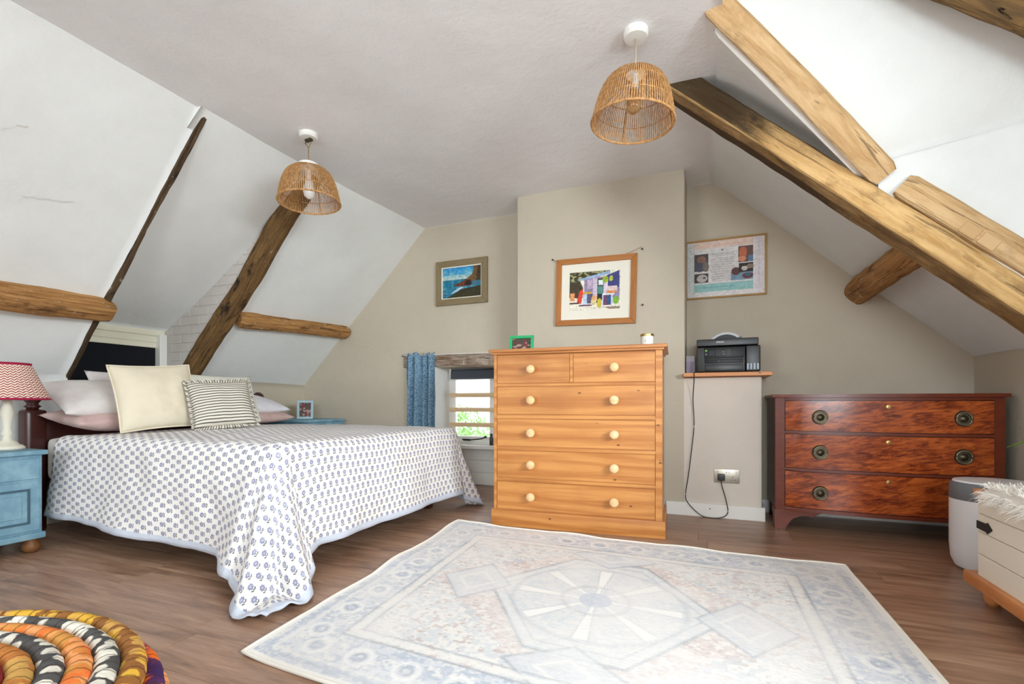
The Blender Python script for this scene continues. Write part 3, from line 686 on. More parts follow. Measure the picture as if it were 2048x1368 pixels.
P.rect(.66, .88, .36, .40, (220, 232, 238)).rect(.66, .68, .05, .38, (200, 216, 232)).rect(.83, .855, .02, .38, (200, 216, 232)).rect(.68, .83, .10, .36, (110, 70, 100)).rect(.75, .83, .12, .34, (50, 84, 130)).ell(.92, .22, .06, .10, (124, 176, 52)).poly([(.66, .06), (1, .06), (1, 0), (.8, 0)], (150, 130, 110))
P.c = P.c*(.88+.24*vn(u, v, 34, 9))[..., None]; P.mesh('print', -.205, .195, -.145, .155, o, -.0112)
for nm, a, b in (('hanging_string', (-w/2+.006, -.004, h/2-.01), (-.345, -.004, h/2+.006)), ('hanging_string', (w/2-.10, -.004, h/2-.002), (.345, -.004, h/2+.046))): G().tube([a, b], .0016, 6).obj(nm, M_brassl, o)
for lab, x, zz in (('dark nail beside the upper edge of the fruit stall print, over the green photo frame', -1.172, 1.968), ('dark nail holding the string above the fruit stall print', -.47, 1.972), ('dark nail stuck in bare wall below and beside the fruit stall print', -.467, 1.553)):
    tag(G().lathe([(.0035, .002), (.0035, -.012), (.007, -.013), (.007, -.016), (0, -.017)], 12, 'Y', (x, 3.75, zz)).obj('nail', M_iron), lab, 'nail')
# poster
o, w, h = picture('birth_poster', 'thin gold-framed poster with baby photographs and text above the printer', -.178, .392, 1.628, 2.085, YG-.002, .013, .02, M_goldframe)
P = Pic(150, 120, (224, 220, 218)); u, v = P.u, P.v
P.rect(0, .10, 0, 1, (206, 206, 204)).rect(.10, .86, .87, 1, (232, 206, 192)).rect(.10, .86, .10, .24, (150, 196, 194)).rect(.88, .99, 0, 1, (222, 214, 216))
for k in range(5): P.rect(.02+.018*k, .024+.018*k, .1, .97, (186, 192, 190))
for k in range(24):
    zz = .28+k*.021; P.rect(.31+.02*random.random(), .60+.04*random.random(), zz, zz+.008, (160, 152, 150), .75)
for k in range(30): P.rect(.915, .945, .05+k*.03, .062+k*.03, (196, 188, 200), .8)
for k in range(22): P.rect(.17+k*.028, .185+k*.028, .915, .925, (206, 160, 140), .6); P.rect(.2+k*.02, .212+k*.02, .165, .18, (90, 160, 160), .8)
P.rect(.10, .285, .47, .78, (84, 76, 74)).ell(.19, .68, .06, .07, (140, 104, 86)).ell(.17, .55, .07, .09, (84, 86, 100)).ell(.25, .55, .04, .1, (120, 110, 104))
P.rect(.10, .285, .26, .43, (76, 64, 58)).ell(.20, .34, .07, .07, (196, 188, 182)).ell(.23, .35, .02, .02, (110, 96, 90))
P.rect(.67, .86, .57, .85, (110, 84, 78)).ell(.73, .74, .05, .10, (196, 110, 76)).ell(.72, .63, .05, .05, (214, 142, 110)).rect(.80, .86, .57, .68, (96, 128, 160))
P.rect(.58, .86, .26, .40, (120, 150, 170)).ell(.64, .42, .06, .07, (96, 60, 58)).ell(.79, .33, .07, .05, (110, 54, 60)).ell(.79, .345, .035, .03, (60, 110, 130)).rect(.68, .86, .40, .55, (52, 44, 38)).ell(.75, .46, .04, .04, (206, 196, 184)).ell(.82, .49, .045, .04, (140, 124, 110))
P.rect(.46, .48, .81, .84, (70, 60, 60)); P.c = P.c*(.94+.12*vn(u, v, 40, 4))[..., None]
P.mesh('poster_print', -w/2+.012, w/2-.012, -h/2+.012, h/2-.012, o, -.0075)

# ================================================================== PINE CHEST
ch = empty('chest_of_drawers', 'tall waxed pine chest of drawers with round knobs against the chimney breast', 'chest of drawers', (-1.357, 2.953, 0), math.radians(3.65))
CW, CD = 1.114, .50
G().box(.018, CW-.018, .016, CD, .02, 1.135).obj('carcass', M_pine, ch)
G().box(0, CW, 0, CD+.005, 0, .108, .006).obj('plinth', M_pine, ch, auto=.5)
g = G().box(-.012, CW+.012, -.02, CD+.01, 1.150, 1.172, .008, 3); g.box(.006, CW-.006, -.004, CD, 1.137, 1.151, .005, 2); g.obj('chest_top', M_pinetop, ch, auto=.5)
G().box(.018, .038, .006, .03, .108, 1.137, .002).obj('stile', M_pine, ch); G().box(CW-.058, CW-.018, .006, .03, .108, 1.137, .002).obj('stile', M_pine, ch)
rows = [(.112, .298), (.322, .505), (.529, .712), (.739, .925)]
for z0, z1 in ((.298, .322), (.505, .529), (.712, .739), (.925, .945), (1.130, 1.137)): G().box(.038, CW-.058, .008, .03, z0+.002, z1-.002, .002).obj('rail', M_pine, ch)
G().box(.533, .553, .008, .03, .945, 1.130, .002).obj('rail', M_pine, ch)
def knob(x, z, par):
    G().lathe([(.013, .012), (.012, -.006), (.017, -.014), (.027, -.022), (.029, -.031), (.026, -.040), (.016, -.046), (0, -.048)], 24, 'Y', (x, 0, z)).obj('knob', M_knob, par, True)
for z0, z1 in rows:
    d = G().box(.0405, CW-.0605, .0095, .028, z0+.003, z1-.003, .0015, 1).obj('drawer', M_pine, ch)
    for x in (.283, .815): knob(x, (z0+z1)/2+.003, d)
for a, b, kx in ((.0405, .5305, .283), (.5555, CW-.0605, .815)):
    d = G().box(a, b, .0095, .028, .948, 1.127, .0015, 1).obj('drawer', M_pine, ch); knob(kx, 1.036, d)
# things on the chest
o = empty('photo_frame', 'small bright green photo frame standing on the pine chest', 'photo frame', (-1.25, 3.24, 1.172), 0, None, (math.radians(-9), 0, math.radians(6)))
def photo(o, w, h, fw, fmat, seed):
    sub = [(-w/2, 0), (w/2, 0), (w/2, h), (-w/2, h)]
    g = G(); g.box(-w/2, w/2, -.014, 0, 0, fw, .002); g.box(-w/2, w/2, -.014, 0, h-fw, h, .002); g.box(-w/2, -w/2+fw, -.0135, 0, fw, h-fw, .002); g.box(w/2-fw, w/2, -.0135, 0, fw, h-fw, .002); g.obj('frame_border', fmat, o)
    g = G().box(-w/2+.004, w/2-.004, -.004, 0, .004, h-.004); g.prism([(0, h*.7), (.05, .012), (0, .03)], -.012, .012, 'X'); g.obj('easel_back', M_black, o)
    P = Pic(30, 30, (90, 64, 58)); P.put((vn(P.u, P.v, 7, seed) > .55)*1., (170, 140, 130)); P.put((vn(P.u, P.v, 8, seed+1) > .62)*1., (120, 50, 56)); P.put((vn(P.u, P.v, 6, seed+2) > .66)*1., (60, 70, 56)); P.mesh('photograph', -w/2+fw-.002, w/2-fw+.002, fw-.002, h-fw+.002, o, -.006)
photo(o, .178, .128, .020, Mat('green_paint', c(48, 166, 104), .5), 3)
o = empty('candle_jar', 'white candle jar with gold lid on the corner of the pine chest', 'candle', (-.372, 3.20, 1.1722))
G().lathe([(.036, 0), (.040, .003), (.040, .072)], 28).obj('jar', Mat('white_glass', c(226, 224, 214), .25, .5), o, auto=.6); G().lathe([(.0425, .070), (.0425, .083), (.040, .085), (0, .086)], 28).obj('lid', M_brassl, o, auto=.6)
def text(s, size, mat, parent, loc, rot, name='lettering', ext=.0004):
    cu = bpy.data.curves.new(name, 'FONT'); cu.body = s; cu.size = size; cu.extrude = ext; cu.align_x = 'CENTER'; cu.align_y = 'CENTER'
    t = bpy.data.objects.new(name, cu); COL.objects.link(t); dg = bpy.context.evaluated_depsgraph_get(); me = bpy.data.meshes.new_from_object(t.evaluated_get(dg)); bpy.data.objects.remove(t)
    o = link(name, me, mat, parent); o.location = loc; o.rotation_euler = rot; return o
text('1', .022, M_black, o, (-.006, -.0408, .038), (PI/2, 0, -.1), 'label_mark')

# ================================================================== MAHOGANY DRESSER
dr = empty('bow_front_chest', 'glossy red mahogany bow-fronted chest with three long drawers and round plate handles', 'chest of drawers', (.395, 3.575, 0))
DW, DD, BW = 1.145, .485, .058
def bow(x, off=0): return -BW*(1-(2*x/DW-1)**2)-off
def bowslab(x0, x1, z0, z1, off, back, name, mat, bev=.003, par=None, n=22):
    pts = [(x0+(x1-x0)*i/n, bow(x0+(x1-x0)*i/n, off)) for i in range(n+1)]+[(x1, back), (x0, back)]
    return G().prism(pts, z0, z1, 'Z', bev).obj(name, mat, par or dr, auto=.5)
bowslab(.02, DW-.02, .125, .845, -.018, DD, 'carcass', M_mahd, 0)
bowslab(-.018, DW+.018, .850, .872, .022, DD+.004, 'chest_top', M_mahp, .007)
for x0, x1 in ((0, .052), (DW-.052, DW)): bowslab(x0, x1, .125, .850, -.002, DD if False else .06, 'stile', M_mahp, .003)
g = G().box(0, .02, .05, DD, .125, .85); g.obj('side_panel', M_mahd, dr); G().box(DW-.02, DW, .05, DD, .125, .85).obj('side_panel', M_mahd, dr)
for z0, z1 in ((.832, .850), (.620, .638), (.383, .401), (.125, .150)): bowslab(.052, DW-.052, z0+.001, z1-.001, .002, .03, 'rail', M_mahp, .004)
def roundplate(x, z, par):
    y = bow(x)-.0065; g = G().lathe([(.046, .004), (.046, 0), (.043, -.003), (.030, -.0015), (.022, -.002), (.018, -.006), (.010, -.010), (.005, -.012), (0, -.012)], 28, 'Y', (x, y, z)); g.obj('handle_plate', M_brass, par, auto=.7)
    G().tube([(x+.036*math.cos(a), y-.010-.004*(a < 0), z+.036*math.sin(a)) for a in [2*PI*i/28 for i in range(28)]], .0042, 8, True).obj('ring_pull', M_ring, par, True)
for z0, z1, hz in ((.638, .832, .727), (.401, .620, .508), (.150, .383, .253)):
    d = bowslab(.055, DW-.055, z0+.003, z1-.003, .004, .02, 'drawer', M_mah, .002)
    for x in (.243, .945): roundplate(x, hz, d)
    xk = .588; G().lathe([(.012, .002), (.012, -.002), (.004, -.003), (.0035, .0)], 18, 'Y', (xk, bow(xk)-.0055, z1-.038), 1, 1).obj('keyhole', M_brassl, d)
def foot(x0, s, name='bracket_foot'):
    pts = [(0, 0), (.062, 0), (.070, .03), (.10, .075), (.15, .098), (.19, .100), (.205, .088), (.225, .10), (.26, .118), (.26, .127), (0, .127)]
    return G().prism([(x0+s*a, b) for a, b in pts], -.012, .020, 'Y', .002).obj(name, M_mahp, dr)
foot(-.006, 1); foot(DW+.006, -1)
G().prism([(0, .127), (.0, 0), (.055, 0), (.075, .06), (.14, .11), (.14, .127)], -.006, .018, 'X').obj('bracket_foot', M_mahp, dr)
G().prism([(0, .127), (.0, 0), (.055, 0), (.075, .06), (.14, .11), (.14, .127)], DW-.018, DW+.006, 'X').obj('bracket_foot', M_mahp, dr)
for x in (.01, DW-.06): G().box(x, x+.05, DD-.06, DD, 0, .127).obj('back_foot', M_mahd, dr)

# ================================================================== PRINTER CORNER
tag(G().box(-.178, .392, 3.685, YG, 1.004, 1.0315, .005).obj('wall_shelf', M_shelf), 'orange pine shelf board on top of the plastered ledge', 'shelf')
pr = empty('printer', 'black desktop printer with keypad and ink tanks on the pine shelf', 'printer', (-.088, 3.735, 1.032))
PWd = .412; PH = .182
G().box(0, PWd-.095, .0, .30, .004, PH, .010, 3).obj('body', M_black, pr, auto=.6)
G().box(PWd-.093, PWd, .012, .30, .004, .188, .012, 3).obj('ink_tank_unit', M_black, pr, auto=.6)
G().box(.0, PWd-.012, .006, .30, .190, .240, .008, 3).obj('scanner_lid', M_black, pr, auto=.6)
G().prism([(.24, .240), (.285, .252), (.295, .252), (.295, .240)], .02, .12, 'Y').obj('feeder_guide', M_black, pr)
cp = G().box(.05, PWd-.105, -.010, .006, .100, .178, .004).obj('control_panel', M_blackg, pr, auto=.6)
G().box(.078, .122, -.0125, -.009, .118, .158, .002).obj('screen', Mat('screen_glass', c(30, 33, 42), .45, .3), cp)
def btn(x, z, r, m, nm='button'): G().lathe([(r, -.009), (r, -.0125), (r*.7, -.0135), (0, -.0135)], 12, 'Y', (x, 0, z)).obj(nm, m, cp, auto=.6)
M_keyw = Mat('key_grey', c(122, 122, 114), .5); M_keyg = Mat('key_green', c(124, 190, 76), .5)
btn(.063, .156, .0075, M_keyg); btn(.063, .130, .0065, Mat('key_steel', c(120, 124, 128), .4))
for i in range(3):
    for j in range(4): btn(.195+i*.0115, .121+j*.012, .0032, M_keyw)
for i in range(3):
    for j in range(3): btn(.135+i*.016, .125+j*.014, .0045, Mat('key_dim', c(92, 92, 88), .5) if i+j == 0 else bpy.data.materials['key_dim'])
for i in range(2): btn(.178, .128+i*.018, .005, M_keyw)
G().box(.052, PWd-.107, -.004, .004, .066, .096, .003).obj('paper_slot', M_blackg, pr, auto=.6); G().box(.055, PWd-.11, -.012, .004, .012, .060, .005).obj('paper_tray', M_black, pr, auto=.6)
btn(.145, .080, .004, M_keyw, 'status_light')
for i in range(4): G().box(PWd-.086+i*.021, PWd-.073+i*.021, .008, .016, .018, .062, .003).obj('ink_window', Mat('ink_window', c(176, 190, 204), .3) if i == 0 else bpy.data.materials['ink_window'], pr)
text('EPSON', .016, M_whitep, pr, (.155, .0055, .216), (PI/2, 0, 0), 'logo_lettering')
o = empty('speaker_box', 'slim silver-grey box standing on the shelf between chimney and printer', 'speaker', (-.164, 3.80, 1.032)); G().box(0, .062, 0, .12, 0, .132, .006, 3).obj('case', Mat('silver_plastic', c(150, 144, 150), .4, .5), o, auto=.6); G().box(.006, .056, -.002, .002, .01, .09, .002).obj('grille', Mat('lilac_grille', c(138, 130, 146), .6), o)
o = empty('round_tray', 'round-topped white tray propped on the wall behind the printer', 'tray', (.115, 4.068, 1.032), 0, None, (math.radians(3), 0, 0)); g = G().lathe([(0, -.004), (.13, -.004), (.148, -.010), (.150, -.004), (.146, .002), (0, .002)], 48, 'Y', (0, 0, .165), 1, 1.08); g.obj('dish', M_whitep, o, True); G().lathe([(.128, -.0045), (.132, -.006), (.136, -.0045)], 48, 'Y', (0, 0, .165), 1, 1.08).obj('rim_line', M_greyp, o)
sk = empty('double_socket', 'brushed steel double wall socket with one plug in it', 'socket', (.027, 3.752, .25)); G().box(0, .164, -.008, 0, 0, .098, .003).obj('plate', M_steel, sk, auto=.5)
for x in (.075, .092): G().box(x, x+.012, -.0088, -.007, .072, .080).obj('usb_port', M_whitep, sk)
G().box(.138, .150, -.011, -.007, .066, .082, .002).obj('switch', M_whitep, sk); G().box(.018, .030, -.011, -.007, .066, .082, .002).obj('switch', M_steel, sk)
for x, zz, a, b in ((.118, .040, .004, .008), (.107, .022, .008, .004), (.129, .022, .008, .004)): G().box(x, x+a, -.0085, -.0075, zz, zz+b).obj('pin_slot', M_hole, sk)
cb = empty('power_cable', 'thin black power cable hanging from the shelf down to the plug', 'cable', (0, 0, 0))
pts = catmull([(-.105, 3.81, 1.036), (-.104, 3.70, 1.036), (-.104, 3.680, 1.02), (-.105, 3.70, .97), (-.113, 3.735, .838), (-.106, 3.738, .658), (-.123, 3.738, .477), (-.144, 3.736, .295), (-.164, 3.732, .149), (-.147, 3.728, .096), (-.093, 3.722, .039), (-.033, 3.715, .006), (.066, 3.715, .008), (.115, 3.715, .046), (.105, 3.712, .133), (.078, 3.71, .235), (.073, 3.722, .268)], 8)
G().tube(pts, .0032, 8).obj('flex', M_black, cb, True)
G().box(.050, .098, 3.712, 3.7435, .268, .315, .007, 3).obj('plug', M_black, cb, auto=.6)

# ================================================================== BLANKET BOX, BIN, THROW, PLANT
bb = empty('blanket_box', 'cream painted boarded blanket box with black hinge strap and pine base', 'blanket box', (1.02, 1.50, 0))
BL, BD = 1.07, .50
G().box(.012, BD, .012, BL-.012, .11, .44).obj('box_core', M_cream, bb)
zs = [(.112, .20), (.203, .29), (.293, .365), (.368, .440)]
for z0, z1 in zs: G().box(0, .0125, 0, BL, z0, z1, .0022, 1).obj('board', M_creamw, bb)
for z0, z1 in zs: G().box(0.0125, BD, BL-.0125, BL, z0, z1, .0022, 1).obj('board', M_creamw, bb)
G().box(-.022, BD+.01, -.03, BL+.075, .062, .112, .010, 2).obj('base', M_shelf, bb, auto=.5)
G().box(-.012, BD+.01, -.012, BL+.012, .442, .466, .006, 2).obj('lid', M_shelf, bb, auto=.5)
for x, yy in ((.01, BL-.02), (.42, BL-.02), (.01, .02), (.42, .02)): G().lathe([(.022, 0), (.03, .02), (.03, .063)], 16, 'Z', (x+.03, yy, 0)).obj('bun_foot', M_shelf, bb, True)
G().prism([(BL, .305), (BL-.075, .305), (BL-.08, .298), (BL-.115, .320), (BL-.08, .343), (BL-.075, .336), (BL, .336)], -.005, .0, 'X', .001).obj('hinge_strap', M_iron, bb)
def fur(name, loc, label):
    o = empty(name, label, 'throw', loc); vs, fs = [], []
    nx, ny = 16, 30
    def S_(a, b):        # a across the lid 0..1 (0 = front overhang), b along
        yy = .10+b*.88+.03*nz((a*3, b*6, 2)); ln = .46+.04
        t = a*ln+.0-.055+.04*nz((b*5, 1, 7)); 
        if t < -.016: return Vector((-.024, yy, .47+(t+.016)*1.0))
        return Vector((t-.008, yy, .486+.008*nz((t*9, b*9, 1))))
    pts = [[S_(i/nx, j/ny) for i in range(nx+1)] for j in range(ny+1)]
    w = nx+1; vs = [p for r in pts for p in r]; fs = [(j*w+i, j*w+i+1, (j+1)*w+i+1, (j+1)*w+i) for j in range(ny) for i in range(nx)]
    k = len(vs); vs += [p+Vector((.006, 0, -.012)) if p.z < .475 else p+Vector((0, 0, -.012)) for p in vs]; fs += [tuple(q+k for q in f[::-1]) for f in fs]
    pydata('hide', vs, fs, M_fur, o, True)
    vs, fs = [], []
    for q in range(9000):
        a, b = random.random(), random.random(); p = S_(a, b); up = Vector((-1, 0, .25)) if p.z < .475 else Vector((0, 0, 1))
        d = (up+Vector((random.gauss(-.55, .6), random.gauss(.25, .7), random.gauss(0, .3)))).normalized(); L = random.uniform(.022, .055); s = d.cross(Vector((random.gauss(0, 1), random.gauss(0, 1), random.gauss(0, 1)))).normalized()*.0016
        droop = Vector((0, 0, -.4*L)); m = p+d*L*.55; e = p+d*L+droop; k = len(vs)
        vs += [p-s, p+s, m+s*.8, m-s*.8, e]; fs += [(k, k+1, k+2, k+3), (k+3, k+2, k+4)]
    f = pydata('wool', vs, fs, M_fur, o); f['kind'] = 'stuff'; return o
fur('sheepskin_throw', (1.02, 1.50, 0), 'shaggy white sheepskin spread over the blanket box lid')
bn = empty('waste_bin', 'white rounded bin with grey band standing between blanket box and mahogany chest', 'bin', (1.285, 3.07, 0))
def oval(prof, name, mat): return G().lathe(prof, 48, 'Z', (0, 0, 0), 1.0, .88).obj(name, mat, bn, auto=.7)
oval([(.125, 0), (.150, .012), (.166, .05), (.172, .12), (.172, .345)], 'body', M_whitep); oval([(.172, .346), (.173, .350), (.172, .405), (.166, .425), (.160, .430)], 'band', M_greyp); oval([(.161, .428), (.157, .437), (.12, .440), (0, .442)], 'lid', M_whitep)
pl = empty('potted_plant', 'grassy green pot plant at the very edge of the picture over the blanket box', 'plant', (1.32, 2.12, .508))
G().lathe([(.05, 0), (.065, .004), (.078, .11), (.070, .112), (.066, .09), (0, .088)], 28).obj('pot', Mat('white_pot', c(226, 222, 214), .5), pl, auto=.7)
for k in range(26):
    a = random.uniform(-.9, .9)-PI/2; L = random.uniform(.12, .22)
    if k < 5: a = [1.58, 1.63, 1.53, 1.60, 1.50][k]; L = [.86, .82, .84, .76, .78][k]
    d = Vector((math.cos(a), math.sin(a), 0)); s = Vector((-d.y, d.x, 0)); vs, fs = [], []
    for i in range(7):
        t = i/6; q = d*(L*t)+Vector((0, 0, .09+(.34 if k > 4 else .16)*L*math.sin(t*2.1)-.12*t*t*L)); ww = .008*(1-t*.8)*(1 if i else .5)
        vs += [q-s*ww, q+s*ww+Vector((0, 0, .002)), q+Vector((0, 0, -.0015))]
        if i: b = 3*i; fs += [(b-3, b-2, b+1, b), (b-2, b-1, b+2, b+1), (b-1, b-3, b, b+2)]
    pydata('leaf', vs, fs, M_leaf, pl)

# ================================================================== BED
bf = empty('bed_frame', 'dark mahogany bed frame with ball-topped headboard posts', 'bed', (0, 0, 0))
for yy in (1.70, 3.36):
    ps = G().box(-4.035, -3.925, yy-.055, yy+.055, 0, .775, .028, 4).obj('post', M_mahd, bf, auto=.6)
    G().lathe([(.030, .76), (.030, .785), (.044, .795), (.030, .805), (.028, .815), (.046, .84), (.052, .865), (.044, .895), (.020, .915), (0, .918)], 28, 'Z', (-3.98, yy, 0)).obj('finial', M_mahd, ps, True)
n = 24; top = [(1.755+1.55*i/n, .735+.10*math.sin(PI*i/n)**2) for i in range(n+1)]
G().prism([(1.755, .28)]+top+[(3.305, .28)], -4.0, -3.955, 'X', .006).obj('headboard_panel', M_mahd, bf, auto=.5)
for yy in (1.745, 3.275): G().box(-3.925, -1.98, yy, yy+.035, .19, .32, .005).obj('side_rail', M_mahd, bf)
G().box(-2.02, -1.97, 1.78, 3.275, .19, .32, .005).obj('foot_rail', M_mahd, bf)
for yy in (1.80, 3.24): G().box(-2.07, -2.0, yy-.03, yy+.03, 0, .19, .005).obj('leg', M_mahd, bf)
tag(G().box(-3.93, -1.94, 1.74, 3.30, .325, .592, .05, 4).obj('mattress', M_matt, None, auto=.8), 'mattress under the flowered quilt', 'mattress')
def make_quilt():
    XT, L, HW, HG, R = -3.60, 1.70, .81, .555, .075; st = .018
    na, nb = int((L+HG)/st), int((2*(HW+HG))/st); vs, fs, uv, ed = [], [], [], []
    for j in range(nb+1):
        b = -(HW+HG)+2*(HW+HG)*j/nb
        for i in range(na+1):
            a = (L+HG)*i/na
            hb = HG*(1 if b > 0 else 1.02-.10*max(0, 1-a/1.2))
            bb = b if abs(b) < HW else math.copysign(HW+(abs(b)-HW)*hb/HG, b)
            du, dv = max(0, a-L), max(0, abs(bb)-HW); r = max(du, dv)+.46*min(du, dv); sg = 1 if bb > 0 else -1
            x = XT+min(a, L); y = 2.52+sg*min(abs(bb), HW)
            zt = .622+.022*max(0, 1-((a-.9)/1.1)**2)*max(0, 1-(bb/.95)**2)+.010*nz((a*2.2, bb*2.2, 4))+.006*nz((a*6, bb*5, 1))
            if r > 0:
                wq = max(0., min(1., (a-(L-.26))/.26)); wq = wq*wq*(3-2*wq) if bb < 0 else 0.
                if dv == 0: wq = 0. if bb > 0 else max(0., min(1., (-bb-HW+.14)/.14))*.8
                r *= 1+.11*wq
                hy = math.hypot(du, dv); cx, cy = du/hy, dv/hy; corner = 2*cx*cy; ph = math.atan2(du, dv)
                fl = .10+.16*corner+(.24*wq if dv > 0 else .14*wq)+.05*nz((a*2.1, bb*2.1, 8))
                if corner > .02: fl += .13*corner*math.cos(ph*10+1.2)*min(1, r/.4)
                else: fl += .035*math.sin((a if dv > 0 else bb)*9+2*nz((a, bb, 3)))*min(1, r/.4)
                arc = R*PI/2
                if r < arc: out = R*math.sin(r/R); dz = R*(1-math.cos(r/R))
                else: out = R+fl*(r-arc); dz = R+math.sqrt(max(.2, 1-fl*fl))*(r-arc)
                z = zt-dz
                if z < .014:
                    over = .014-z; z = .014+.022*min(1, over/.12)*(1+nz((a*14, bb*14, 2))); out += over*.85
                x += cx*out+.012*nz((a*7, bb*7, 5))*min(1, r/.2); y += sg*(cy*out)+.012*nz((a*7, bb*7, 6))*min(1, r/.2)
            else: z = zt
            vs.append((x, y, z)); uv.append((bb+3, 4-a)); ed.append(min(a+.2, L+HG-a, HW+HG-abs(b)))
    w = na+1
    for j in range(nb):
        for i in range(na): fs.append((j*w+i, j*w+i+1, (j+1)*w+i+1, (j+1)*w+i))
    o = pydata('quilt', vs, fs, M_quilt, None, True, uv); at = o.data.attributes.new('edge', 'FLOAT', 'POINT'); at.data.foreach_set('value', ed)
    m = o.modifiers.new('s', 'SOLIDIFY'); m.thickness = .006; m.offset = -1
    return tag(o, 'white quilt block-printed with small blue flowers draped over the bed', 'quilt')
make_quilt()
def axes(az, lean, roll=0):
    """cushion standing: local x across, y up the cushion, z its front; az = heading of the front, lean = tilt back"""
    n = Vector((math.cos(az)*math.cos(lean), math.sin(az)*math.cos(lean), math.sin(lean))); up = Vector((0, 0, 1)); yv = (up-n*up.dot(n)).normalized(); xv = yv.cross(n)
    return (Matrix((xv, yv, n)).transposed() @ Matrix.Rotation(roll, 3, 'Z')).to_4x4()
def cushion(name, label, cat, w, h, t, mat, loc, mt, seed=0, piping=None, flange=0., frill=False, group=None, wr=1.):
    n = 30; vs, fs, uv = [], [], []
    for sd in (1, -1):
        for j in range(n+1):
            for i in range(n+1):
                a, b = -1+2*i/n, -1+2*j/n; pin = .055
                x = a*(1-pin*(1-b*b)*(1 if abs(a) > 0 else 0))*w/2; y = b*(1-pin*(1-a*a))*h/2
                k = max(0, (1-abs(a)**2.6))*max(0, (1-abs(b)**2.6)); z = sd*t/2*k**.55
                z += wr*.008*nz((a*2.2, b*2.2, seed+sd))*k**.3+wr*.004*nz((a*6, b*5, seed))*k**.3
                vs.append((x, y, z)); uv.append((x, y))
    w_ = n+1; N = w_*w_
    for j in range(n):
        for i in range(n):
            q = (j*w_+i, j*w_+i+1, (j+1)*w_+i+1, (j+1)*w_+i); fs.append(q); fs.append(tuple(N+p for p in q[::-1]))
    o = empty(name, label, cat, loc, 0, group); o.matrix_world = Matrix.Translation(loc) @ mt
    me = pydata('cover', vs, fs, mat, o, True, uv); bm = bmesh.new(); bm.from_mesh(me.data); bmesh.ops.remove_doubles(bm, verts=bm.verts, dist=.0004); bm.to_mesh(me.data); bm.free()
    for p in me.data.polygons: p.use_smooth = True
    rim = [Vector((a*(1-.055*(1-b*b))*w/2, b*(1-.055*(1-a*a))*h/2, 0)) for a, b in [(-1+2*i/20, -1) for i in range(20)]+[(1, -1+2*i/20) for i in range(20)]+[(1-2*i/20, 1) for i in range(20)]+[(-1, 1-2*i/20) for i in range(20)]]
    if piping: G().tube(rim, .0055, 8, True).obj('piping', piping, o, True)
    if frill:
        vs, fs, uv = [], [], []; m = len(rim)*4
        for i in range(m+1):
            f = (i % m)/4; p = rim[int(f)].lerp(rim[(int(f)+1) % len(rim)], f % 1); d = p.normalized(); zz = .010*math.sin(i*1.25)
            vs += [p*.99, p+d*.022+Vector((0, 0, zz)), p+d*.012+Vector((0, 0, zz*.4+.003))]; uv += [(i*.006, .0), (i*.006, .03), (i*.006, .015)]
            if i: k = 3*i; fs += [(k-3, k-1, k+2, k), (k-1, k-2, k+1, k+2)]
        fo = pydata('frill', vs, fs, M_stripe2, o, True, uv); md = fo.modifiers.new('s', 'SOLIDIFY'); md.thickness = .0015
    return o
M_stripe2 = Mat('ticking_frill', rough=.9); _u = M_stripe2.sep(M_stripe2.uv()); M_stripe2.col(M_stripe2.mix(((_u[0]*52.).fract()-.5).abs().lt(.2), c(220, 212, 196), c(104, 100, 98)))
flat = lambda az, tilt: axes(az, PI/2-tilt)
cushion('pillow', 'pink muslin pillow at the bottom of the pile beside the lamp', 'pillow', .70, .46, .15, M_pink, (-3.66, 2.03, .715), flat(0.0, .12), 1)
cushion('pillow', 'off-white linen pillow with pointed corner resting on the pink pillow by the lamp', 'pillow', .72, .46, .19, M_pil, (-3.70, 2.02, .845), flat(-.05, .42), 2)
cushion('pillow', 'white pillow half hidden behind the cream cushion against the headboard', 'pillow', .66, .44, .14, M_pil, (-3.875, 2.30, .845), flat(.0, 1.1), 3)
cushion('pillow', 'pink muslin pillow lowest in the pile near the small bedside photo', 'pillow', .68, .44, .13, M_pink, (-3.66, 2.96, .705), flat(0.0, .08), 4)
cushion('pillow', 'bright white pillow lying on the pink one near the small bedside photo', 'pillow', .68, .44, .15, M_pil2, (-3.69, 2.95, .810), flat(0.05, .26), 5)
cushion('cushion', 'large plain cream cushion with piped edge standing in front of the pillows', 'cushion', .45, .44, .15, M_cush, (-3.30, 2.03, .858), axes(-.25, .36, .07), 6, M_cush)
cushion('cushion', 'pale square cushion standing behind the striped cushion', 'cushion', .50, .40, .13, M_cush2, (-3.42, 2.60, .845), axes(-.1, .40, .0), 7)
cushion('cushion', 'grey and cream striped cushion with a frilled edge', 'cushion', .375, .335, .14, M_stripe, (-3.065, 2.305, .812), axes(-.42, .45, .07), 8, None, 0, True)

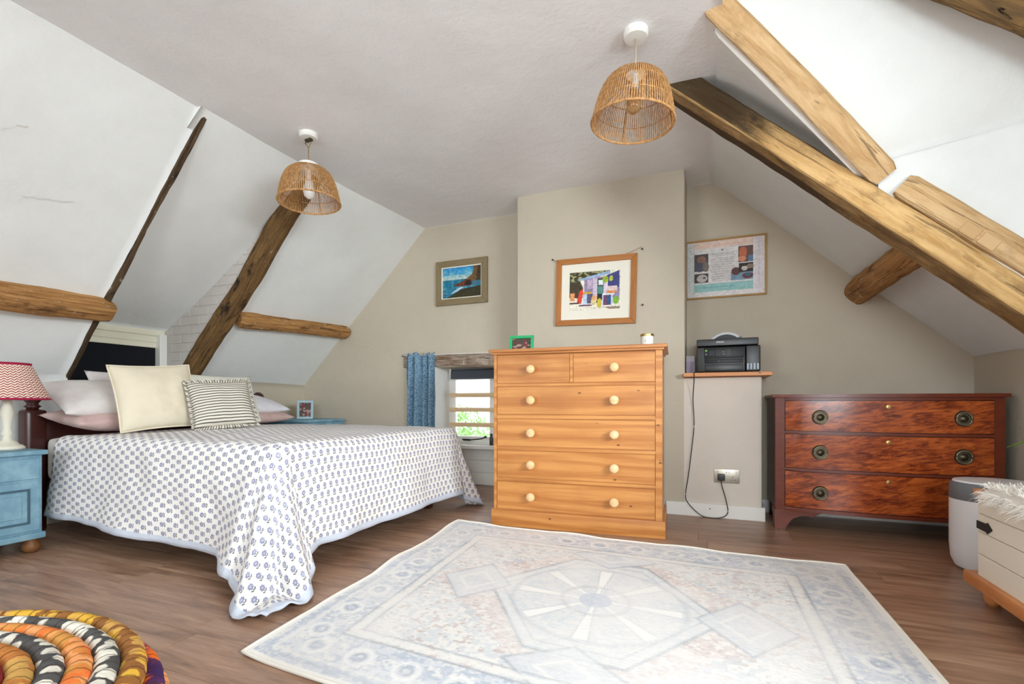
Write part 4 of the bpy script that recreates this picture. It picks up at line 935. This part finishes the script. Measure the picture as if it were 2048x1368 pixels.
# ================================================================== BEDSIDE TABLES AND LAMP
def bedside(name, label, x0, x1, y0, y1, H, near):
    o = empty(name, label, 'bedside table', (x0, y0, 0)); w, d = y1-y0, x1-x0     # front faces +X
    G().box(.0, d-.02, .02, w-.02, .10, H-.025, .004).obj('carcass', M_bluep, o, auto=.5); G().box(-.005, d, 0, w, H-.026, H, .008, 3).obj('table_top', M_bluep, o, auto=.5)
    G().box(0, d-.006, .008, w-.008, .078, .112, .008, 2).obj('base_moulding', M_bluep, o, auto=.5)
    dr_ = G().box(d-.021, d-.010, .034, w-.034, H-.155, H-.045, .003).obj('drawer', M_bluep, o)
    hd = G().lathe([(.020, .0), (.022, .005), (.010, .008), (0, .009)], 20, 'X', (d-.010, w/2, H-.095)); hd.tube([(d+.002, w/2-.032, H-.093), (d+.010, w/2-.028, H-.108), (d+.014, w/2, H-.118), (d+.010, w/2+.028, H-.108), (d+.002, w/2+.032, H-.093)], .004, 8); hd.obj('handle', M_iron, dr_, True)
    do = G().box(d-.021, d-.010, .034, w-.034, .125, H-.17, .003).obj('door', M_bluep, o)
    za, zb = .165, H-.205
    g = G()
    for a, b, e, f_ in ((.075, w-.075, za, za+.012), (.075, w-.075, zb-.012, zb), (.075, .087, za+.012, zb-.012), (w-.087, w-.075, za+.012, zb-.012)): g.box(d-.011, d-.006, a, b, e, f_, .002)
    g.obj('panel_moulding', M_bluepd, do); G().box(d-.0105, d-.007, .11, w-.11, za+.035, zb-.035, .003).obj('raised_panel', M_bluep, do)
    for a, b in ((.05, .05), (.05, w-.05), (d-.06, .05), (d-.06, w-.05)): G().lathe([(.022, 0), (.038, .018), (.040, .04), (.026, .062), (.026, .079)], 20, 'Z', (a, b, 0)).obj('bun_foot', Mat('foot_wood', c(120, 78, 42), .5) if 'foot_wood' not in bpy.data.materials else bpy.data.materials['foot_wood'], o, True)
    return o
bedside('bedside_table', 'blue painted bedside cabinet carrying the red-shaded lamp', -3.88, -3.385, 1.04, 1.515, .56, True)
bedside('bedside_table', 'blue bedside cabinet in the far corner carrying the small photo', -4.07, -3.47, 3.475, 3.98, .655, False)
o = empty('photo_frame', 'small pale blue photo frame on the corner bedside cabinet', 'photo frame', (-3.74, 3.70, .655), 0, None, (math.radians(-10), 0, math.radians(40)))
photo(o, .150, .185, .022, Mat('pale_blue_frame', c(168, 196, 206), .5), 12)
lp = empty('table_lamp', 'white turned table lamp with red zigzag pleated shade', 'lamp', (-3.615, 1.435, .56))
G().lathe([(.072, 0), (.074, .010), (.062, .022), (.050, .026), (.040, .040), (.022, .052), (.018, .075), (.026, .088), (.022, .10), (.017, .12), (.024, .17), (.029, .20), (.022, .235), (.017, .25), (.024, .26), (.016, .275), (.012, .30)], 32).obj('base', M_lampw, lp, True)
G().lathe([(.014, .298), (.014, .34), (.022, .345), (.026, .375), (.018, .40), (0, .405)], 20).obj('bulb', M_bulb, lp, True)
def shade_mesh(r0, r1, z0, z1):
    vs, fs, uv = [], [], []; n = 96
    for i in range(n+1):
        a = 2*PI*i/n; k = 1+.006*(-1)**i
        for j in range(7): t = j/6; r = (r0+(r1-r0)*t)*k; vs.append((r*math.cos(a), r*math.sin(a), z0+(z1-z0)*t)); uv.append((i/n, t))
        if i: b = 7*i; fs += [(b-7+j, b+j, b+j+1, b-6+j) for j in range(6)]
    return vs, fs, uv
vs, fs, uv = shade_mesh(.178, .095, .275, .478); so = pydata('lamp_shade', vs, fs, M_shade, lp, False, uv); so.modifiers.new('s', 'SOLIDIFY').thickness = .002
M_trimr = Mat('red_shade_trim', c(158, 30, 66), .8)
for r, zz in ((.179, .277), (.096, .477)): G().tube([(r*math.cos(2*PI*i/48), r*math.sin(2*PI*i/48), zz) for i in range(48)], .0035, 8, True).obj('shade_trim', M_trimr, so, True)

# ================================================================== CURTAIN
def curtain():
    o = empty('curtain', 'short blue patterned curtain bunched beside the small window', 'curtain', (0, 0, 0)); vs, fs, uv = [], [], []; n, m = 90, 44
    for j in range(m+1):
        t = j/m; zz = 1.292-1.25*t
        for i in range(n+1):
            s = i/n; x = -2.765+.318*s+(.020*t-.010)*(s-.3); amp = .028+.010*t
            yy = 4.028+amp*math.sin(s*2*PI*4.3+1.2*math.sin(s*7)+.8*t)+.006*nz((s*7, t*4, 2))-.006*t
            if t < .05: zz2 = zz+.018*math.sin(s*2*PI*5.3+.4)+.006*nz((s*30, 1, 1))
            else: zz2 = zz
            vs.append((x+.008*nz((s*6, t*5, 9)), yy, zz2)); uv.append((s*1.0, t*1.25))
    w = n+1; fs = [(j*w+i, j*w+i+1, (j+1)*w+i+1, (j+1)*w+i) for j in range(m) for i in range(n)]
    q = pydata('drape', vs, fs, M_curt, o, True, uv); q.modifiers.new('s', 'SOLIDIFY').thickness = .003
    G().tube([(-2.82, 4.045, 1.282), (-1.25, 4.045, 1.276)], .0035, 8).obj('curtain_wire', M_paint, o); G().lathe([(.010, 4.045), (.010, 4.081)], 12, 'Y', (-2.82, 0, 1.282)).obj('hook', M_iron, o)
curtain()

# ================================================================== PENDANT LAMPS
def pendant(label, x, y, ztop, tilt, gallery, clear):
    o = empty('pendant_lamp', label, 'lamp', (x, y, ZC), 0, 'woven pendant lamps')
    ro = G().lathe([(.056, .012), (.056, -.022), (.050, -.030), (.012, -.034), (0, -.034)], 32).obj('ceiling_rose', M_paint, o, auto=.6)
    L = ZC-ztop
    if gallery:
        g = G(); g.tube([(-.02, 0, -.03), (-.026, 0, -.055), (0, 0, -.088)], .003, 6); g.tube([(.02, 0, -.03), (.02, 0, -.06), (0, 0, -.088)], .003, 6); g.tube([(0, 0, -.085), (0, 0, -L-.02)], .0038, 8); g.obj('flex', Mat('brown_flex', c(150, 128, 96), .6), o, True)
        G().box(-.022, .026, -.012, .012, -.048, -.030, .004).obj('terminal_block', M_brass, ro)
        G().lathe([(.058, -L-.012), (.060, -L+.026), (.056, -L+.030), (0, -L+.031)], 32).obj('shade_ring', M_paint, o, auto=.6)
    else: G().tube([(0, 0, -.03), (0, 0, -L-.02)], .0035, 8).obj('flex', Mat('beige_flex', c(186, 172, 148), .6), o, True)
    sh = empty('shade', None, None); sh.parent = o; sh.location = (0, 0, -L); sh.rotation_euler = tilt
    prof = [(.052, 0), (.082, -.004), (.110, -.014), (.133, -.036), (.151, -.068), (.165, -.108), (.175, -.148), (.182, -.184), (.186, -.214)]
    P3 = catmull([(r, 0, h) for r, h in prof], 2)
    vs, fs = [], []; n = 104
    for i in range(n):
        a = 2*PI*i/n; ca, sa = math.cos(a), math.sin(a); k0 = len(vs)
        for j, p in enumerate(P3):
            wd = .0021*min(1., p.x/.12+.15)*random.uniform(.9, 1.1); r = p.x+.0012*random.uniform(-1, 1)
            for dr_, ds in ((-.0016, -1), (.0016, -1), (.0016, 1), (-.0016, 1)): vs.append(((r+dr_)*ca-ds*wd*sa, (r+dr_)*sa+ds*wd*ca, p.z))
            if j:
                b = k0+4*j
                for q in range(4): fs.append((b-4+q, b-4+(q+1) % 4, b+(q+1) % 4, b+q))
    rb = pydata('rattan_ribs', vs, fs, M_rat, sh); rb['kind'] = 'stuff'
    circ = lambda r, z: [(r*math.cos(2*PI*i/64), r*math.sin(2*PI*i/64), z) for i in range(64)]
    G().tube(circ(.187, -.216), .0056, 8, True).obj('rim', M_rat, sh, True); G().tube(circ(.052, 0), .005, 8, True).obj('top_ring', M_rat, sh, True)
    for r, z in ((.150, -.070), (.174, -.150)): G().tube(circ(r, z), .0022, 6, True).obj('hoop', M_rat, sh, True)
    for k in range(4):
        a = k*PI/2+.4; G().tube([((p.x-.004)*math.cos(a), (p.x-.004)*math.sin(a), p.z) for p in P3], .0032, 6).obj('frame_wire', M_rat, sh)
    G().lathe([(.0, .002), (.018, .0), (.018, -.055), (.015, -.06), (0, -.06)], 20).obj('lamp_holder', M_paint, sh, auto=.6)
    if clear:
        G().lathe([(.013, -.058), (.015, -.075), (.032, -.110), (.037, -.135), (.030, -.160), (.012, -.174), (0, -.176)], 24).obj('bulb', M_bulbg, sh, True)
        g = G()
        for q in range(4): g.tube([(.008*math.cos(q*1.57), .008*math.sin(q*1.57), -.075), (.006*math.cos(q*1.57), .006*math.sin(q*1.57), -.140)], .0022, 6)
        g.obj('filament', M_fil, sh)
    else: G().lathe([(.015, -.058), (.020, -.080), (.032, -.12), (.036, -.15), (.030, -.176), (.014, -.190), (0, -.192)], 24).obj('bulb', M_bulb, sh, True)
    return o
pendant('woven rattan dome pendant with amber filament bulb hanging over the pine chest side', -.316, 2.281, 2.325, (0, math.radians(4), 0), False, True)
pendant('woven rattan dome pendant with white bulb hanging above the bed', -2.36, 2.363, 2.305, (0, math.radians(-2), 0), True, False)

# ================================================================== RUG
def make_rug():
    FL, FR, NL, NR = [np.array(p) for p in ((-1.600, 2.925), (.625, 2.850), (-1.405, 1.128), (.640, .985))]
    nx, ny = 430, 350; t, s = np.meshgrid(np.linspace(0, 1, ny+1), np.linspace(0, 1, nx+1), indexing='ij')
    X = (NL[0]*(1-s)+NR[0]*s)*(1-t)+(FL[0]*(1-s)+FR[0]*s)*t; Y = (NL[1]*(1-s)+NR[1]*s)*(1-t)+(FL[1]*(1-s)+FR[1]*s)*t
    edge = np.minimum(np.minimum(s, 1-s)*2.15, np.minimum(t, 1-t)*1.82)
    wv = .008*np.sin(t*19)*np.exp(-s*9)+.006*np.sin(s*23+1)*np.exp(-(1-t)*9)-.006*np.sin(s*17)*np.exp(-t*9)
    X = X+wv*.8; Y = Y+wv*.6
    Z = .0085+.010*np.exp(-((s-.0)/.03)**2)*np.maximum(0, np.sin(t*14+.5))+.008*np.exp(-((1-t)/.03)**2)*np.maximum(0, np.sin(s*21))
    p, q = (s-.5)*2.15, (t-.5)*1.82; ap, aq = np.abs(p), np.abs(q)
    N = lambda f, k: .55*vn(s, t, int(f*1.9), k)+.45*vn(s, t, int(f*.7), k+50)
    P = Pic(nx, ny, (222, 216, 211)); P.u, P.v = s, t
    blue, pink, grey, cream, dk = (172, 182, 198), (216, 194, 187), (184, 186, 188), (231, 228, 222), (140, 148, 158)
    P.put((N(60, 1) > .5)*1., (212, 202, 198), .6); P.put((N(120, 2) > .6)*1., grey, .5)
    # field: pink ground with stepped cream corners
    dia = ap/.80+aq/.70; stepd = np.round(ap*22)/22/.80+np.round(aq*22)/22/.70
    P.put((stepd > 1.02)*1., cream, .8); P.put(((stepd > 1.02) & (N(75, 3) > .52))*1., (200, 204, 208), .7); P.put(((stepd > 1.02) & (N(90, 8) > .66))*1., (196, 176, 170), .8)
    P.put((stepd < 1.02)*1., pink, .55); P.put(((stepd < 1.02) & (N(85, 4) > .56))*1., cream, .8); P.put(((stepd < 1.02) & (N(95, 14) > .62))*1., (190, 172, 168), .7)
    ln = lambda d, w: np.exp(-(d/w)**2)
    P.put(ln(stepd-1.02, .012), (188, 192, 198), .8)
    hexd = np.maximum(ap/.50+aq/.75, aq/.48); P.put((hexd < .98)*1., (218, 219, 218), .85); P.put(((hexd < .98) & (N(80, 5) > .55))*1., (200, 206, 212), .7); P.put(ln(hexd-.98, .018), dk, .8); P.put(ln(hexd-.86, .010), (160, 168, 178), .7)
    for sx in (-1, 1):
        d2 = np.abs(p-sx*.56)/.17+aq/.22; P.put((d2 < 1)*1., (206, 210, 214), .8); P.put(ln(d2-1, .05), dk, .6); P.put(ln(d2-.5, .06), cream, .9)
        d3 = ap/.22+np.abs(q-sx*.56)/.16; P.put((d3 < 1)*1., (200, 206, 214), .8); P.put(ln(d3-1, .05), dk, .65); P.put(ln(d3-.45, .07), cream, .9)
    ang = np.arctan2(q, p); rr = np.hypot(p, q); pet = np.abs(np.sin(ang*4)); P.put(((rr < .34) & (pet < .34))*1., (240, 238, 233), .95); P.put(ln(pet-.36, .05)*(rr < .36), (172, 174, 176), .6); P.put((rr < .07)*1., blue, .8); P.put(ln(rr-.36, .012), (166, 172, 180), .5); P.put(ln(rr-.14, .012), (176, 178, 180), .6)
    # borders
    inb = edge < .245; P.put(inb*1., (206, 209, 216), .9); P.put((inb & (N(70, 6) > .5))*1., blue, .75); P.put((inb & (N(110, 7) > .62))*1., cream, .85)
    al = np.where(np.minimum(s, 1-s)*2.15 < np.minimum(t, 1-t)*1.82, q, p); mot = np.hypot(((al*5.2) % 1-.5)/5.2, edge-.145)
    P.put(inb*ln(mot-.045, .012), (238, 236, 232), .8); P.put(inb*ln(mot-.02, .008), (150, 160, 176), .7)
    for e0, w_, col, a in ((.245, .006, (150, 156, 164), .85), (.275, .014, cream, .9), (.30, .005, (164, 168, 174), .8), (.05, .008, (180, 186, 196), .8), (.075, .010, cream, .7)): P.put(ln(edge-e0, w_), col, a)
    P.put((edge < .024)*1., (238, 234, 226), 1.)
    fade = vn(s, t, 7, 21)*.6+vn(s, t, 16, 22)*.4; P.put(np.clip((fade-.35)*1.7, 0, .6), (230, 226, 222))
    P.c = (P.c-222)*.88+226
    vs = np.stack([X, Y, Z], -1).reshape(-1, 3); w = nx+1
    idx = np.arange((nx+1)*(ny+1)).reshape(ny+1, nx+1); fs = np.stack([idx[:-1, :-1], idx[:-1, 1:], idx[1:, 1:], idx[1:, :-1]], -1).reshape(-1, 4)
    o = empty('area_rug', 'large faded pale blue and pink patterned rug on the wooden floor', 'rug', (0, 0, 0))
    me = bpy.data.meshes.new('pile'); me.from_pydata(vs.tolist(), [], fs.tolist()); me.update(); paint(me, P.c.reshape(-1, 3)); link('pile', me, M_rug, o, True)
    bo = [(X[0, i], Y[0, i], Z[0, i]) for i in range(0, nx, 5)]+[(X[j, -1], Y[j, -1], Z[j, -1]) for j in range(0, ny, 5)]+[(X[-1, i], Y[-1, i], Z[-1, i]) for i in range(nx, 0, -5)]+[(X[j, 0], Y[j, 0], Z[j, 0]) for j in range(ny, 0, -5)]
    G().tube([(a, b, max(.0065, d-.002)) for a, b, d in bo], .0065, 8, True).obj('binding', M_rugedge, o, True)
make_rug()

# ================================================================== RAG POUF
pf = empty('rag_pouf', 'round pouf coiled from multicoloured rag rope', 'pouf', (-1.10, .155, 0))
def coil(R, z, r, mat, seed):
    vs, fs, uv = [], [], []; n = max(40, int(R*2*PI/.009)); m = 12
    for i in range(n+1):
        a = 2*PI*i/n; lw = R*a; ph = lw/.052; wrap = (ph % 1); b = 1+.07*math.sin(PI*wrap)**.6-.05+.05*nz((lw*14, seed, 0))
        for k in range(m+1):
            t = 2*PI*k/m; b2 = b if k % m else b; rr = r*(b2+.03*math.sin(t+ph*2*PI)); vs.append(((R+rr*math.cos(t))*math.cos(a), (R+rr*math.cos(t))*math.sin(a), z+rr*math.sin(t))); uv.append((lw, k/m*2*PI*r))
    w = m+1
    for i in range(n):
        for k in range(m): fs.append((i*w+k, i*w+k+1, (i+1)*w+k+1, (i+1)*w+k))
    pydata('coil', vs, fs, mat, pf, True, uv)
seq = ['yellow', 'bw', 'orange', 'bw', 'tan', 'brick', 'red', 'tan', 'orange', 'bw', 'red', 'tan', 'yellow']
r = .0185; R = .413; k = 0
while R > .01: coil(R, .397-.014*(R/.43)**3, r, RAG[seq[k % len(seq)]], k); R -= .0345; k += 1
side = ['purple', 'orange', 'bw', 'red', 'tan', 'purple', 'yellow', 'bw', 'brick', 'orange']
for i in range(10): coil(.420+.045*math.sin(PI*min(1, (i+1.2)/10)), .347-i*.0362, .0185, RAG[side[i]], 40+i)
G().lathe([(0, .004), (.40, .006), (.43, .10), (.43, .24), (.40, .355), (.30, .375), (0, .378)], 48).obj('stuffing', Mat('dark_stuffing', c(80, 56, 40), .95), pf, True)
